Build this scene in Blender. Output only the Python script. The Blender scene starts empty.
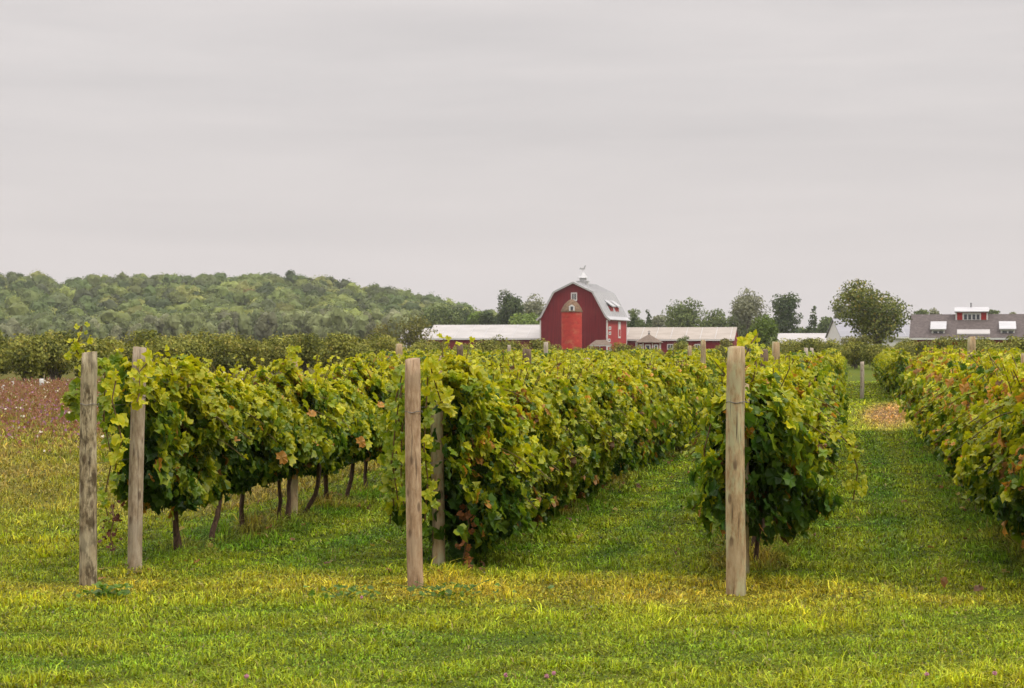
import bpy, math, random
import numpy as np
from mathutils import Vector, Matrix

C = bpy.context.scene.collection
SC = bpy.context.scene
R = math.radians
rng = np.random.default_rng(7)
random.seed(7)

# ------------------------------------------------------------------ camera, sky, sun, exposure
F = 1850.0            # focal length in pixels of the 1024 wide picture
EYE = 1.92
HOR = 345.0
cam_d = bpy.data.cameras.new('camera')
cam_d.sensor_width = 36.0
cam_d.lens = F / 1024 * 36
cam_d.clip_start = 0.1
cam_d.clip_end = 20000
cam_d.dof.use_dof = True
cam_d.dof.focus_distance = 17.0
cam_d.dof.aperture_fstop = 9.0
cam = bpy.data.objects.new('camera', cam_d)
cam.location = (0, 0, EYE)
cam.rotation_euler = (R(90) + 1.0 / F, 0, 0)
C.objects.link(cam)
SC.camera = cam

SUN_EL, SUN_AZ = 48.0, 118.0      # azimuth clockwise from +Y (the view direction)
w = bpy.data.worlds.new('World')
SC.world = w
w.use_nodes = True
nt = w.node_tree
nt.nodes.clear()
N = nt.nodes.new
out = N('ShaderNodeOutputWorld')
bg = N('ShaderNodeBackground')
bg.inputs['Strength'].default_value = 0.1
sky = N('ShaderNodeTexSky')
sky.sky_type = 'NISHITA'
sky.sun_disc = False
sky.sun_elevation = R(SUN_EL)
sky.sun_rotation = R(SUN_AZ)
sky.dust_density = 3
tc = N('ShaderNodeTexCoord')
sep = N('ShaderNodeSeparateXYZ')
nt.links.new(tc.outputs['Generated'], sep.inputs[0])
# overcast cloud layer: dim towards the horizon, about three times brighter overhead
el = N('ShaderNodeMapRange')
el.inputs['From Min'].default_value = 0.20
el.inputs['From Max'].default_value = 0.9
el.inputs['To Min'].default_value = 1.0
el.inputs['To Max'].default_value = 3.9
nt.links.new(sep.outputs['Z'], el.inputs['Value'])
mp = N('ShaderNodeMapping')
mp.inputs['Scale'].default_value = (2.4, 2.4, 19.0)
mp.inputs['Rotation'].default_value = (0.0, R(2.5), 0.0)
nt.links.new(tc.outputs['Generated'], mp.inputs[0])
nz = N('ShaderNodeTexNoise')
nz.inputs['Scale'].default_value = 1.6
nz.inputs['Detail'].default_value = 7
nz.inputs['Roughness'].default_value = 0.52
nz.inputs['Distortion'].default_value = 0.25
nt.links.new(mp.outputs[0], nz.inputs['Vector'])
rp = N('ShaderNodeValToRGB')
rp.color_ramp.elements[0].position = 0.3
rp.color_ramp.elements[0].color = (0.660, 0.626, 0.620, 1)
rp.color_ramp.elements[1].position = 0.72
rp.color_ramp.elements[1].color = (0.775, 0.728, 0.714, 1)
nt.links.new(nz.outputs['Fac'], rp.inputs[0])
low = N('ShaderNodeMapRange')
low.inputs['From Min'].default_value = 0.0
low.inputs['From Max'].default_value = 0.14
low.inputs['To Min'].default_value = 0.75
low.inputs['To Max'].default_value = 0.0
nt.links.new(sep.outputs['Z'], low.inputs['Value'])
mlow = N('ShaderNodeMix')
mlow.data_type = 'RGBA'
mlow.inputs[7].default_value = (0.765, 0.704, 0.684, 1)
nt.links.new(low.outputs[0], mlow.inputs['Factor'])
nt.links.new(rp.outputs[0], mlow.inputs[6])
vm = N('ShaderNodeVectorMath')
vm.operation = 'SCALE'
nt.links.new(mlow.outputs[2], vm.inputs[0])
m10 = N('ShaderNodeMath')
m10.operation = 'MULTIPLY'
m10.inputs[1].default_value = 10.0
nt.links.new(el.outputs[0], m10.inputs[0])
nt.links.new(m10.outputs[0], vm.inputs['Scale'])
mix = N('ShaderNodeMix')
mix.data_type = 'RGBA'
mix.inputs['Factor'].default_value = 0.95
nt.links.new(sky.outputs[0], mix.inputs[6])
nt.links.new(vm.outputs[0], mix.inputs[7])
nt.links.new(mix.outputs[2], bg.inputs['Color'])
nt.links.new(bg.outputs[0], out.inputs[0])

sd = bpy.data.lights.new('sun', 'SUN')
sd.energy = 1.5
sd.angle = R(14)
sd.color = (1.0, 0.95, 0.86)
sun = bpy.data.objects.new('sun', sd)
to_sun = Vector((math.sin(R(SUN_AZ)) * math.cos(R(SUN_EL)), math.cos(R(SUN_AZ)) * math.cos(R(SUN_EL)), math.sin(R(SUN_EL))))
sun.rotation_euler = to_sun.to_track_quat('Z', 'Y').to_euler()
sun.location = (30, -20, 40)
C.objects.link(sun)
vs = SC.view_settings
vs.view_transform = 'Standard'
vs.look = 'None'
vs.exposure = 0.0
vs.gamma = 1.0
SC.cycles.max_bounces = 6
SC.cycles.transparent_max_bounces = 4
SC.cycles.volume_bounces = 0


# ------------------------------------------------------------------ helpers
def px(x, d):
    """world X of picture column x at depth d"""
    return (x - 512.0) / F * d


def zpx(y, d):
    return EYE + (HOR - y) / F * d


def tag(o, label=None, cat=None, group=None, kind=None):
    if label: o['label'] = label
    if cat: o['category'] = cat
    if group: o['group'] = group
    if kind: o['kind'] = kind
    return o


def empty(name, loc, rz=0.0):
    o = bpy.data.objects.new(name, None)
    o.empty_display_size = 0.3
    o.location = loc
    o.rotation_euler = (0, 0, rz)
    C.objects.link(o)
    return o


def np_mesh(name, V, faces, col=None, smooth=False):
    """V (n,3); faces = list of int arrays (m,k)"""
    me = bpy.data.meshes.new(name)
    V = np.asarray(V, dtype=np.float32)
    me.vertices.add(len(V))
    me.vertices.foreach_set('co', V.ravel())
    faces = [np.asarray(f, dtype=np.int32) for f in faces if len(f)]
    idx = np.concatenate([f.ravel() for f in faces])
    tot = np.concatenate([np.full(len(f), f.shape[1], dtype=np.int32) for f in faces])
    start = np.concatenate([[0], np.cumsum(tot)[:-1]]).astype(np.int32)
    me.loops.add(len(idx))
    me.loops.foreach_set('vertex_index', idx)
    me.polygons.add(len(tot))
    me.polygons.foreach_set('loop_start', start)
    me.polygons.foreach_set('use_smooth', np.full(len(tot), smooth))
    me.update(calc_edges=True)
    if col is not None:
        a = me.color_attributes.new('Col', 'FLOAT_COLOR', 'POINT')
        c4 = np.ones((len(V), 4), dtype=np.float32)
        c4[:, :3] = col
        a.data.foreach_set('color', c4.ravel())
    return me


def link(name, me, mat, parent=None, loc=(0, 0, 0)):
    o = bpy.data.objects.new(name, me)
    if mat is not None and len(me.materials) == 0:
        me.materials.append(mat)
    C.objects.link(o)
    if parent is not None:
        o.parent = parent
    o.location = loc
    return o


class MB:
    def __init__(s):
        s.v = []; s.f = []

    def add(s, vs, fs):
        b = len(s.v)
        s.v += [tuple(p) for p in vs]
        s.f += [tuple(i + b for i in f) for f in fs]
        return s

    def box(s, x0, x1, y0, y1, z0, z1):
        return s.add([(x0, y0, z0), (x1, y0, z0), (x1, y1, z0), (x0, y1, z0), (x0, y0, z1), (x1, y0, z1), (x1, y1, z1), (x0, y1, z1)],
                     [(0, 3, 2, 1), (4, 5, 6, 7), (0, 1, 5, 4), (1, 2, 6, 5), (2, 3, 7, 6), (3, 0, 4, 7)])

    def prism(s, poly, y0, y1):
        """poly of (x,z) extruded along y"""
        n = len(poly)
        return s.add([(p[0], y0, p[1]) for p in poly] + [(p[0], y1, p[1]) for p in poly],
                     [tuple(range(n)), tuple(range(2 * n - 1, n - 1, -1))] + [(i, i + n, (i + 1) % n + n, (i + 1) % n) for i in range(n)])

    def prism_x(s, poly, x0, x1):
        """poly of (y,z) extruded along x"""
        n = len(poly)
        return s.add([(x0, p[0], p[1]) for p in poly] + [(x1, p[0], p[1]) for p in poly],
                     [tuple(range(n)), tuple(range(2 * n - 1, n - 1, -1))] + [(i, i + n, (i + 1) % n + n, (i + 1) % n) for i in range(n)])

    def tube(s, pts, rad, n=8, cap=True):
        pts = [Vector(p) for p in pts]
        rings = []
        for i, p in enumerate(pts):
            t = (pts[min(i + 1, len(pts) - 1)] - pts[max(i - 1, 0)]).normalized()
            a = t.cross(Vector((0.3, 1, 0.11))).normalized()
            b = t.cross(a)
            rings.append([p + (a * math.cos(6.28318 * k / n) + b * math.sin(6.28318 * k / n)) * rad[i] for k in range(n)])
        vs = [q for r in rings for q in r]
        fs = []
        for i in range(len(pts) - 1):
            for k in range(n):
                fs.append((i * n + k, i * n + (k + 1) % n, (i + 1) * n + (k + 1) % n, (i + 1) * n + k))
        if cap:
            fs.append(tuple(range(n - 1, -1, -1)))
            fs.append(tuple((len(pts) - 1) * n + k for k in range(n)))
        return s.add(vs, fs)

    def lathe(s, prof, n=16, cx=0, cy=0):
        """prof of (r,z) from bottom to top"""
        vs = [(cx + r * math.cos(6.28318 * k / n), cy + r * math.sin(6.28318 * k / n), z) for r, z in prof for k in range(n)]
        fs = []
        for i in range(len(prof) - 1):
            for k in range(n):
                fs.append((i * n + k, i * n + (k + 1) % n, (i + 1) * n + (k + 1) % n, (i + 1) * n + k))
        fs.append(tuple(range(n - 1, -1, -1)))
        fs.append(tuple((len(prof) - 1) * n + k for k in range(n)))
        return s.add(vs, fs)

    def build(s, name, mat, parent=None, loc=(0, 0, 0), smooth=False):
        me = bpy.data.meshes.new(name)
        me.from_pydata(s.v, [], s.f)
        if smooth:
            me.polygons.foreach_set('use_smooth', np.full(len(me.polygons), True))
        me.update()
        import bmesh
        bm = bmesh.new(); bm.from_mesh(me)
        bmesh.ops.recalc_face_normals(bm, faces=bm.faces)
        bm.to_mesh(me); bm.free()
        return link(name, me, mat, parent, loc)


_h = {}


def vnoise(x, y, seed=0):
    """smooth value noise in -1..1 on arrays"""
    if seed not in _h:
        _h[seed] = np.random.default_rng(1000 + seed).uniform(-1, 1, (256, 256))
    T = _h[seed]
    x = np.asarray(x, dtype=float); y = np.asarray(y, dtype=float)
    xi = np.floor(x).astype(int); yi = np.floor(y).astype(int)
    fx = x - xi; fy = y - yi
    fx = fx * fx * (3 - 2 * fx); fy = fy * fy * (3 - 2 * fy)
    g = lambda a, b: T[a % 256, b % 256]
    return (g(xi, yi) * (1 - fx) + g(xi + 1, yi) * fx) * (1 - fy) + (g(xi, yi + 1) * (1 - fx) + g(xi + 1, yi + 1) * fx) * fy


def smooth01(x, a, b):
    t = np.clip((x - a) / (b - a), 0, 1)
    return t * t * (3 - 2 * t)


# ------------------------------------------------------------------ materials
def new_mat(name):
    m = bpy.data.materials.new(name)
    m.use_nodes = True
    t = m.node_tree
    return m, t, t.nodes['Principled BSDF'], t.nodes['Material Output']


def noise_mat(name, stops, scale=(1, 1, 1), nscale=5.0, detail=6.0, rough=0.8, bump=0.0, bdist=0.02, spec=0.25, second=None, metallic=0.0, nrough=0.55, s2z=None):
    m, t, p, o = new_mat(name)
    tcn = t.nodes.new('ShaderNodeTexCoord')
    mpn = t.nodes.new('ShaderNodeMapping')
    mpn.inputs['Scale'].default_value = scale
    t.links.new(tcn.outputs['Object'], mpn.inputs[0])
    n = t.nodes.new('ShaderNodeTexNoise')
    n.inputs['Scale'].default_value = nscale
    n.inputs['Detail'].default_value = detail
    n.inputs['Roughness'].default_value = nrough
    t.links.new(mpn.outputs[0], n.inputs['Vector'])
    r = t.nodes.new('ShaderNodeValToRGB')
    e = r.color_ramp.elements
    while len(e) < len(stops): e.new(0.5)
    for k, (pos, c) in enumerate(stops):
        e[k].position = pos; e[k].color = (*c, 1)
    t.links.new(n.outputs['Fac'], r.inputs[0])
    src = r.outputs[0]
    if second:
        # patches of another colour: (colour, noise scale, threshold lo, hi, amount)
        col, s2, lo, hi, amt = second
        n2 = t.nodes.new('ShaderNodeTexNoise')
        n2.inputs['Scale'].default_value = s2
        n2.inputs['Detail'].default_value = 8
        n2.inputs['Roughness'].default_value = 0.65
        if s2z:
            mp2 = t.nodes.new('ShaderNodeMapping'); mp2.inputs['Scale'].default_value = (1, 1, s2z)
            t.links.new(tcn.outputs['Object'], mp2.inputs[0]); t.links.new(mp2.outputs[0], n2.inputs['Vector'])
        else:
            t.links.new(tcn.outputs['Object'], n2.inputs['Vector'])
        mr = t.nodes.new('ShaderNodeMapRange')
        mr.inputs['From Min'].default_value = lo
        mr.inputs['From Max'].default_value = hi
        mr.inputs['To Max'].default_value = amt
        t.links.new(n2.outputs['Fac'], mr.inputs['Value'])
        mx = t.nodes.new('ShaderNodeMix'); mx.data_type = 'RGBA'
        mx.inputs[7].default_value = (*col, 1)
        t.links.new(mr.outputs[0], mx.inputs['Factor'])
        t.links.new(src, mx.inputs[6])
        src = mx.outputs[2]
    t.links.new(src, p.inputs['Base Color'])
    p.inputs['Roughness'].default_value = rough
    p.inputs['Specular IOR Level'].default_value = spec
    p.inputs['Metallic'].default_value = metallic
    if bump:
        b = t.nodes.new('ShaderNodeBump')
        b.inputs['Strength'].default_value = bump
        b.inputs['Distance'].default_value = bdist
        t.links.new(n.outputs['Fac'], b.inputs['Height'])
        t.links.new(b.outputs[0], p.inputs['Normal'])
    return m


def leaf_mat(name, transl=0.35, rough=0.5, spec=0.3, tint=(1, 1, 1)):
    m, t, p, o = new_mat(name)
    a = t.nodes.new('ShaderNodeAttribute'); a.attribute_name = 'Col'
    oi = t.nodes.new('ShaderNodeObjectInfo')
    mr = t.nodes.new('ShaderNodeMapRange')
    mr.inputs['To Min'].default_value = 0.85
    mr.inputs['To Max'].default_value = 1.15
    t.links.new(oi.outputs['Random'], mr.inputs['Value'])
    sc = t.nodes.new('ShaderNodeVectorMath'); sc.operation = 'SCALE'
    t.links.new(a.outputs['Color'], sc.inputs[0])
    t.links.new(mr.outputs[0], sc.inputs['Scale'])
    mu = t.nodes.new('ShaderNodeVectorMath'); mu.operation = 'MULTIPLY'
    t.links.new(sc.outputs[0], mu.inputs[0])
    t.links.new(oi.outputs['Color'], mu.inputs[1])
    t.links.new(mu.outputs[0], p.inputs['Base Color'])
    p.inputs['Roughness'].default_value = rough
    p.inputs['Specular IOR Level'].default_value = spec
    tr = t.nodes.new('ShaderNodeBsdfTranslucent')
    t2 = t.nodes.new('ShaderNodeVectorMath'); t2.operation = 'MULTIPLY'
    t2.inputs[1].default_value = (1.25, 1.2, 0.6)
    t.links.new(mu.outputs[0], t2.inputs[0])
    t.links.new(t2.outputs[0], tr.inputs['Color'])
    mx = t.nodes.new('ShaderNodeMixShader')
    mx.inputs[0].default_value = transl
    t.links.new(p.outputs[0], mx.inputs[1])
    t.links.new(tr.outputs[0], mx.inputs[2])
    t.links.new(mx.outputs[0], o.inputs[0])
    return m


M = {}
M['leaf'] = leaf_mat('vine_leaf', 0.38, 0.42, 0.3)
M['tree_leaf'] = leaf_mat('tree_leaf', 0.25, 0.6, 0.15)
M['grass'] = leaf_mat('grass_blade', 0.30, 0.55, 0.2)
M['bark'] = noise_mat('vine_bark', [(0.3, (0.03, 0.018, 0.012)), (0.7, (0.13, 0.075, 0.045))], (14, 14, 3), 4, rough=0.9, bump=0.6)
M['tree_bark'] = noise_mat('tree_bark', [(0.3, (0.05, 0.04, 0.03)), (0.7, (0.16, 0.13, 0.10))], (3, 3, 0.6), 4, rough=0.9)


def post_mat(name, dark, light, patch, amt, lo=0.5, hi=0.62, s2=9.0):
    m = noise_mat(name, [(0.30, tuple(a * 0.75 for a in dark)), (0.45, dark), (0.57, tuple((a + b) / 2 for a, b in zip(dark, light))), (0.72, light)], (12, 12, 2.6), 2.0, 12,
                  rough=0.88, bump=0.7, bdist=0.012, spec=0.12, second=(patch, s2, lo, hi, amt), nrough=0.74, s2z=0.4)
    t = m.node_tree; p = t.nodes['Principled BSDF']
    src = p.inputs['Base Color'].links[0].from_socket
    tcn = [q for q in t.nodes if q.type == 'TEX_COORD'][0]

    def layer(src, node, out, scale, lo_, hi_, colour, amount):
        mq = t.nodes.new('ShaderNodeMapping'); mq.inputs['Scale'].default_value = scale
        t.links.new(tcn.outputs['Object'], mq.inputs[0]); t.links.new(mq.outputs[0], node.inputs['Vector'])
        mr = t.nodes.new('ShaderNodeMapRange')
        mr.inputs['From Min'].default_value = lo_; mr.inputs['From Max'].default_value = hi_
        mr.inputs['To Min'].default_value = amount; mr.inputs['To Max'].default_value = 0.0
        t.links.new(node.outputs[out], mr.inputs['Value'])
        mx = t.nodes.new('ShaderNodeMix'); mx.data_type = 'RGBA'; mx.inputs[7].default_value = (*colour, 1)
        t.links.new(mr.outputs[0], mx.inputs['Factor']); t.links.new(src, mx.inputs[6])
        return mx.outputs[2]
    crack = t.nodes.new('ShaderNodeTexNoise'); crack.inputs['Scale'].default_value = 1.0; crack.inputs['Detail'].default_value = 4
    src = layer(src, crack, 'Fac', (60, 60, 2.2), 0.33, 0.40, (0.05, 0.035, 0.025), 0.8)
    knot = t.nodes.new('ShaderNodeTexVoronoi'); knot.inputs['Scale'].default_value = 1.0
    src = layer(src, knot, 'Distance', (9, 9, 3.6), 0.10, 0.19, (0.09, 0.055, 0.035), 0.75)
    wear = t.nodes.new('ShaderNodeTexNoise'); wear.inputs['Scale'].default_value = 1.0; wear.inputs['Detail'].default_value = 6
    src = layer(src, wear, 'Fac', (5, 5, 4.0), 0.36, 0.52, tuple(c * 0.62 for c in light), 0.55)
    t.links.new(src, p.inputs['Base Color'])
    return m


M['post_mottled'] = post_mat('mottled_post_wood', (0.27, 0.21, 0.125), (0.56, 0.49, 0.33), (0.06, 0.042, 0.022), 0.9, 0.46, 0.58, 17)
M['post_smooth'] = post_mat('smooth_post_wood', (0.30, 0.195, 0.115), (0.56, 0.42, 0.28), (0.17, 0.10, 0.055), 0.75, 0.52, 0.68, 6)
M['post_lichen'] = post_mat('lichen_post_wood', (0.28, 0.185, 0.095), (0.55, 0.43, 0.26), (0.38, 0.37, 0.22), 0.8, 0.47, 0.6, 10)
M['post_grey'] = post_mat('grey_brown_post_wood', (0.28, 0.21, 0.14), (0.53, 0.45, 0.34), (0.17, 0.12, 0.08), 0.5, 0.52, 0.66, 7)
M['post_dark'] = post_mat('dark_post_wood', (0.10, 0.07, 0.045), (0.26, 0.19, 0.13), (0.06, 0.05, 0.03), 0.6)
M['post_pale'] = post_mat('pale_post_wood', (0.34, 0.28, 0.21), (0.60, 0.53, 0.43), (0.25, 0.2, 0.14), 0.4)
M['wire'] = noise_mat('galvanised_wire', [(0.3, (0.10, 0.095, 0.09)), (0.7, (0.25, 0.24, 0.23))], rough=0.5, metallic=0.6)

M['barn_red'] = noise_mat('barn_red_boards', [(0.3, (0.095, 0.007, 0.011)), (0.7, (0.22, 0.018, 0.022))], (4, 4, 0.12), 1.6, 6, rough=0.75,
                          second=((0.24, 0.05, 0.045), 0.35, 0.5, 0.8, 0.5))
M['barn_red_sunlit'] = noise_mat('sunlit_red_boards', [(0.3, (0.26, 0.022, 0.022)), (0.7, (0.42, 0.042, 0.036))], (4, 4, 0.12), 1.6, 6, rough=0.7)  # barn red again, with sunlight on the right side wall painted in
M['shed_red'] = noise_mat('shed_red_boards', [(0.2, (0.14, 0.012, 0.016)), (0.8, (0.22, 0.02, 0.025))], (4, 4, 0.15), 3, 4, rough=0.75)
M['silo_red'] = noise_mat('silo_red_tile', [(0.3, (0.33, 0.025, 0.020)), (0.65, (0.47, 0.048, 0.030))], (1, 1, 1.6), 1.2, 6, rough=0.7,
                          second=((0.46, 0.19, 0.09), 0.8, 0.54, 0.68, 0.7))
M['white'] = noise_mat('white_paint', [(0.2, (0.56, 0.55, 0.53)), (0.8, (0.66, 0.65, 0.635))], nscale=2, rough=0.6)
M['metal_roof'] = noise_mat('white_metal_roof', [(0.3, (0.34, 0.34, 0.35)), (0.7, (0.45, 0.45, 0.45))], (0.25, 1.2, 1), 1.5, 5, rough=0.45, spec=0.4)
M['cream_roof'] = noise_mat('cream_roof', [(0.3, (0.30, 0.265, 0.225)), (0.7, (0.38, 0.335, 0.29))], (0.3, 1, 1), 1.2, 5, rough=0.8)
M['white_roof'] = noise_mat('white_roof', [(0.3, (0.34, 0.325, 0.31)), (0.7, (0.43, 0.41, 0.395))], (0.3, 1, 1), 1.0, 5, rough=0.7)
M['blue_roof'] = noise_mat('pale_grey_roof', [(0.3, (0.23, 0.23, 0.25)), (0.7, (0.29, 0.29, 0.315))], (0.3, 1, 1), 1.0, 5, rough=0.6)
M['tan_roof'] = noise_mat('tan_shingle', [(0.3, (0.11, 0.08, 0.06)), (0.7, (0.20, 0.155, 0.12))], (2, 2, 4), 2, 5, rough=0.9)
M['dome'] = noise_mat('mossy_dome_shingle', [(0.35, (0.085, 0.05, 0.03)), (0.65, (0.23, 0.15, 0.09))], (2, 2, 3), 1.6, 6, rough=0.9)
M['shingle'] = noise_mat('grey_shingle', [(0.3, (0.055, 0.045, 0.043)), (0.5, (0.095, 0.078, 0.073)), (0.72, (0.15, 0.125, 0.115))], (1.2, 1.2, 3.2), 2.2, 8, rough=0.9, nrough=0.7)
M['pane'] = noise_mat('dark_pane', [(0.3, (0.03, 0.035, 0.045)), (0.7, (0.08, 0.085, 0.095))], nscale=1.5, rough=0.12, spec=0.6)
M['dark_metal'] = noise_mat('dark_metal', [(0.3, (0.08, 0.08, 0.08)), (0.7, (0.16, 0.16, 0.165))], rough=0.5, metallic=0.5)
M['galv'] = noise_mat('galvanised_sheet', [(0.3, (0.36, 0.36, 0.36)), (0.7, (0.55, 0.55, 0.55))], rough=0.45, metallic=0.4)
M['plastic'] = noise_mat('white_plastic', [(0.3, (0.62, 0.62, 0.60)), (0.7, (0.78, 0.78, 0.76))], rough=0.5)
M['pink'] = noise_mat('pink_petals', [(0.3, (0.30, 0.10, 0.15)), (0.7, (0.50, 0.24, 0.30))], nscale=60, rough=0.8)

# ------------------------------------------------------------------ vineyard frame
TH = math.atan2(852 - 512, F)
RD = np.array([math.sin(TH), math.cos(TH)])        # along the rows, away
RP = np.array([math.cos(TH), -math.sin(TH)])       # across the rows, to the right
ROW_ROT = math.pi / 2 - TH


def at(x, y):
    d = F * EYE / (y - HOR)
    return np.array([px(x, d), d])


P1, P2, P3 = at(87.5, 582), at(415, 587), at(735, 597)
P4 = P3 + (P3 - P2) * 1.0
STARTS = {1: P1, 2: P2, 3: P3, 4: P4}
off = {k: float(p @ RP) for k, p in STARTS.items()}
off[0] = off[1] - 2.62
off[-1] = off[1] - 5.24
off[-2] = off[1] - 7.86
off[-3] = off[1] - 10.5
off[5] = off[4] + 2.58
off[6] = off[4] + 5.16
off[7] = off[4] + 7.74
S0 = float(P2 @ RD)


def row_pt(k, s):
    """point of row k at distance s along the row direction (s measured from the camera)"""
    return RP * off[k] + RD * s


def row_s_at_depth(k, d):
    return (d - RP[1] * off[k]) / RD[1]


ROW_OFFS = np.array(sorted(off[k] for k in (1, 2, 3, 4)))


# ------------------------------------------------------------------ ground
def lerp(a, b, t):
    return a + (b - a) * t


def ground_info(x, y):
    """colour and height of the sward at x,y (arrays)"""
    u = x * RP[0] + y * RP[1]
    s = x * RD[0] + y * RD[1]
    vine = (s > S0 - 0.2)
    dist = np.min(np.abs(u[..., None] - ROW_OFFS), axis=-1)
    inrow = (u > off[1] - 1.0)
    green = np.array([0.150, 0.240, 0.011])
    deep = np.array([0.120, 0.245, 0.011])
    yellow = np.array([0.350, 0.360, 0.013])
    straw = np.array([0.55, 0.35, 0.07])
    n1 = vnoise(x * 0.55, y * 0.8, 1); n2 = vnoise(x * 1.9, y * 1.9, 2); n3 = vnoise(x * 5, y * 5, 3)
    sw = vnoise(x * 0.25 + 7, y * 2.4, 4)
    # headland: yellow green, mown in passes along x
    hy = np.clip(0.52 + 0.30 * n1 + 0.22 * n2 + 0.26 * sw, 0, 1)
    c = lerp(green, yellow, hy[..., None])
    # strip in front of the end posts is drier
    near_end = np.exp(-((s - (S0 - 0.15)) / 0.75) ** 2)
    pd = np.clip(near_end * (0.30 + 0.45 * n1 + 0.3 * n2 + 0.35 * np.exp(-(dist / 0.8) ** 2)), 0, 0.75)
    c = lerp(c, lerp(yellow, straw, 0.5), pd[..., None])
    # alleys between the rows are a deeper green with lighter wheel tracks
    al = smooth01(s, S0 + 0.3, S0 + 2.2) * inrow
    track = np.exp(-((dist - 0.85) / 0.28) ** 2)
    ac = lerp(deep, green, np.clip(0.55 + 0.4 * n1 + 0.3 * n2, 0, 1)[..., None])
    ac = lerp(ac, yellow, np.clip(0.42 * track + 0.15 * n2 + 0.02, 0, 1)[..., None])
    ac = lerp(ac, lerp(straw, np.array([0.20, 0.13, 0.06]), 0.4), (np.exp(-(dist / 0.34) ** 2) * np.clip(0.18 + 0.6 * n2 + 0.4 * n1, 0, 0.85))[..., None])
    c = lerp(c, ac, al[..., None])
    # cross path
    cp = smooth01(y, 40.5, 42) * (1 - smooth01(y, 61, 63))
    c = lerp(c, lerp(green, yellow, 0.65), (cp * 0.8)[..., None])
    band = np.exp(-((y - 42.0) / 0.8) ** 2)
    c = lerp(c, np.array([0.42, 0.45, 0.05]), (band * 0.6 * (u > off[1] - 1.0))[..., None])
    # the last strip, paler
    fp = smooth01(y, 64, 68)
    c = lerp(c, lerp(green, yellow, 0.55), (fp * 0.5)[..., None])
    # dry patch on the cross path
    pu = np.exp(-(((x - y * 0.2035) / 0.75) ** 2 + ((y - 51.5) / 9) ** 2) ** 2)
    c = lerp(c, np.array([0.46, 0.27, 0.12]), (pu * 0.9)[..., None])
    # open field to the left
    lf = (u < off[1] - 1.0) * smooth01(y, 17, 24)
    lc = lerp(yellow, straw, np.clip(0.22 + 0.4 * n1 + 0.2 * n2, 0, 1)[..., None])
    c = lerp(c, lerp(lc, green, 0.25) * np.array([0.72, 0.62, 1.6]), (lf * 0.8)[..., None])
    h = 0.040 + 0.009 * n1 + 0.013 * n2 + 0.012 * sw
    h = lerp(h, 0.048 + 0.018 * n2 - 0.015 * track, al)
    h = h + al * 0.075 * np.exp(-(dist / 0.35) ** 2) * (0.7 + 0.5 * n2)
    h = h + lf * 0.05
    for q in (P1, P2, P3):
        h = h * (1 - 0.72 * np.exp(-(((x - q[0]) / 0.22) ** 2 + ((y - q[1] + 0.25) / 0.35) ** 2)))
    return np.clip(c, 0.01, 1), np.clip(h, 0.012, 0.3)


def ground_z(x, y):
    return 0.02 * vnoise(x * 0.9, y * 0.9, 11) + 0.03 * vnoise(x * 0.3, y * 0.3, 12)


def axis(parts):
    a = []
    for lo, hi, st in parts:
        a += list(np.arange(lo, hi, st))
    return np.array(a + [parts[-1][1]])


gx = axis([(-1500, -400, 100), (-400, -60, 40), (-60, -14, 2), (-14, 16, 0.25), (16, 60, 2), (60, 400, 40), (400, 1500, 100)])
gy = axis([(-400, 0, 50), (0, 8, 1), (8, 45, 0.25), (45, 100, 1), (100, 700, 20), (700, 2000, 100)])
GX, GY = np.meshgrid(gx, gy)
gc, gh = ground_info(GX.ravel(), GY.ravel())
gz = ground_z(GX.ravel(), GY.ravel())
nx, ny = len(gx), len(gy)
ii = (np.arange(ny - 1)[:, None] * nx + np.arange(nx - 1)[None, :]).ravel()
gme = np_mesh('ground', np.stack([GX.ravel(), GY.ravel(), gz], 1), [np.stack([ii, ii + 1, ii + nx + 1, ii + nx], 1)], gc * 0.36, True)


def ground_material():
    m, t, p, o = new_mat('meadow_soil')
    a = t.nodes.new('ShaderNodeAttribute'); a.attribute_name = 'Col'
    tcn = t.nodes.new('ShaderNodeTexCoord')
    n = t.nodes.new('ShaderNodeTexNoise')
    n.inputs['Scale'].default_value = 14; n.inputs['Detail'].default_value = 9; n.inputs['Roughness'].default_value = 0.7
    t.links.new(tcn.outputs['Object'], n.inputs['Vector'])
    r = t.nodes.new('ShaderNodeMapRange')
    r.inputs['From Min'].default_value = 0.3; r.inputs['From Max'].default_value = 0.7
    r.inputs['To Min'].default_value = 0.55; r.inputs['To Max'].default_value = 1.35
    t.links.new(n.outputs['Fac'], r.inputs['Value'])
    s = t.nodes.new('ShaderNodeVectorMath'); s.operation = 'SCALE'
    t.links.new(a.outputs['Color'], s.inputs[0]); t.links.new(r.outputs[0], s.inputs['Scale'])
    t.links.new(s.outputs[0], p.inputs['Base Color'])
    p.inputs['Roughness'].default_value = 0.95; p.inputs['Specular IOR Level'].default_value = 0.1
    b = t.nodes.new('ShaderNodeBump'); b.inputs['Strength'].default_value = 0.8; b.inputs['Distance'].default_value = 0.03
    t.links.new(n.outputs['Fac'], b.inputs['Height']); t.links.new(b.outputs[0], p.inputs['Normal'])
    return m


tag(link('ground', gme, ground_material()), kind='structure')


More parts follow.
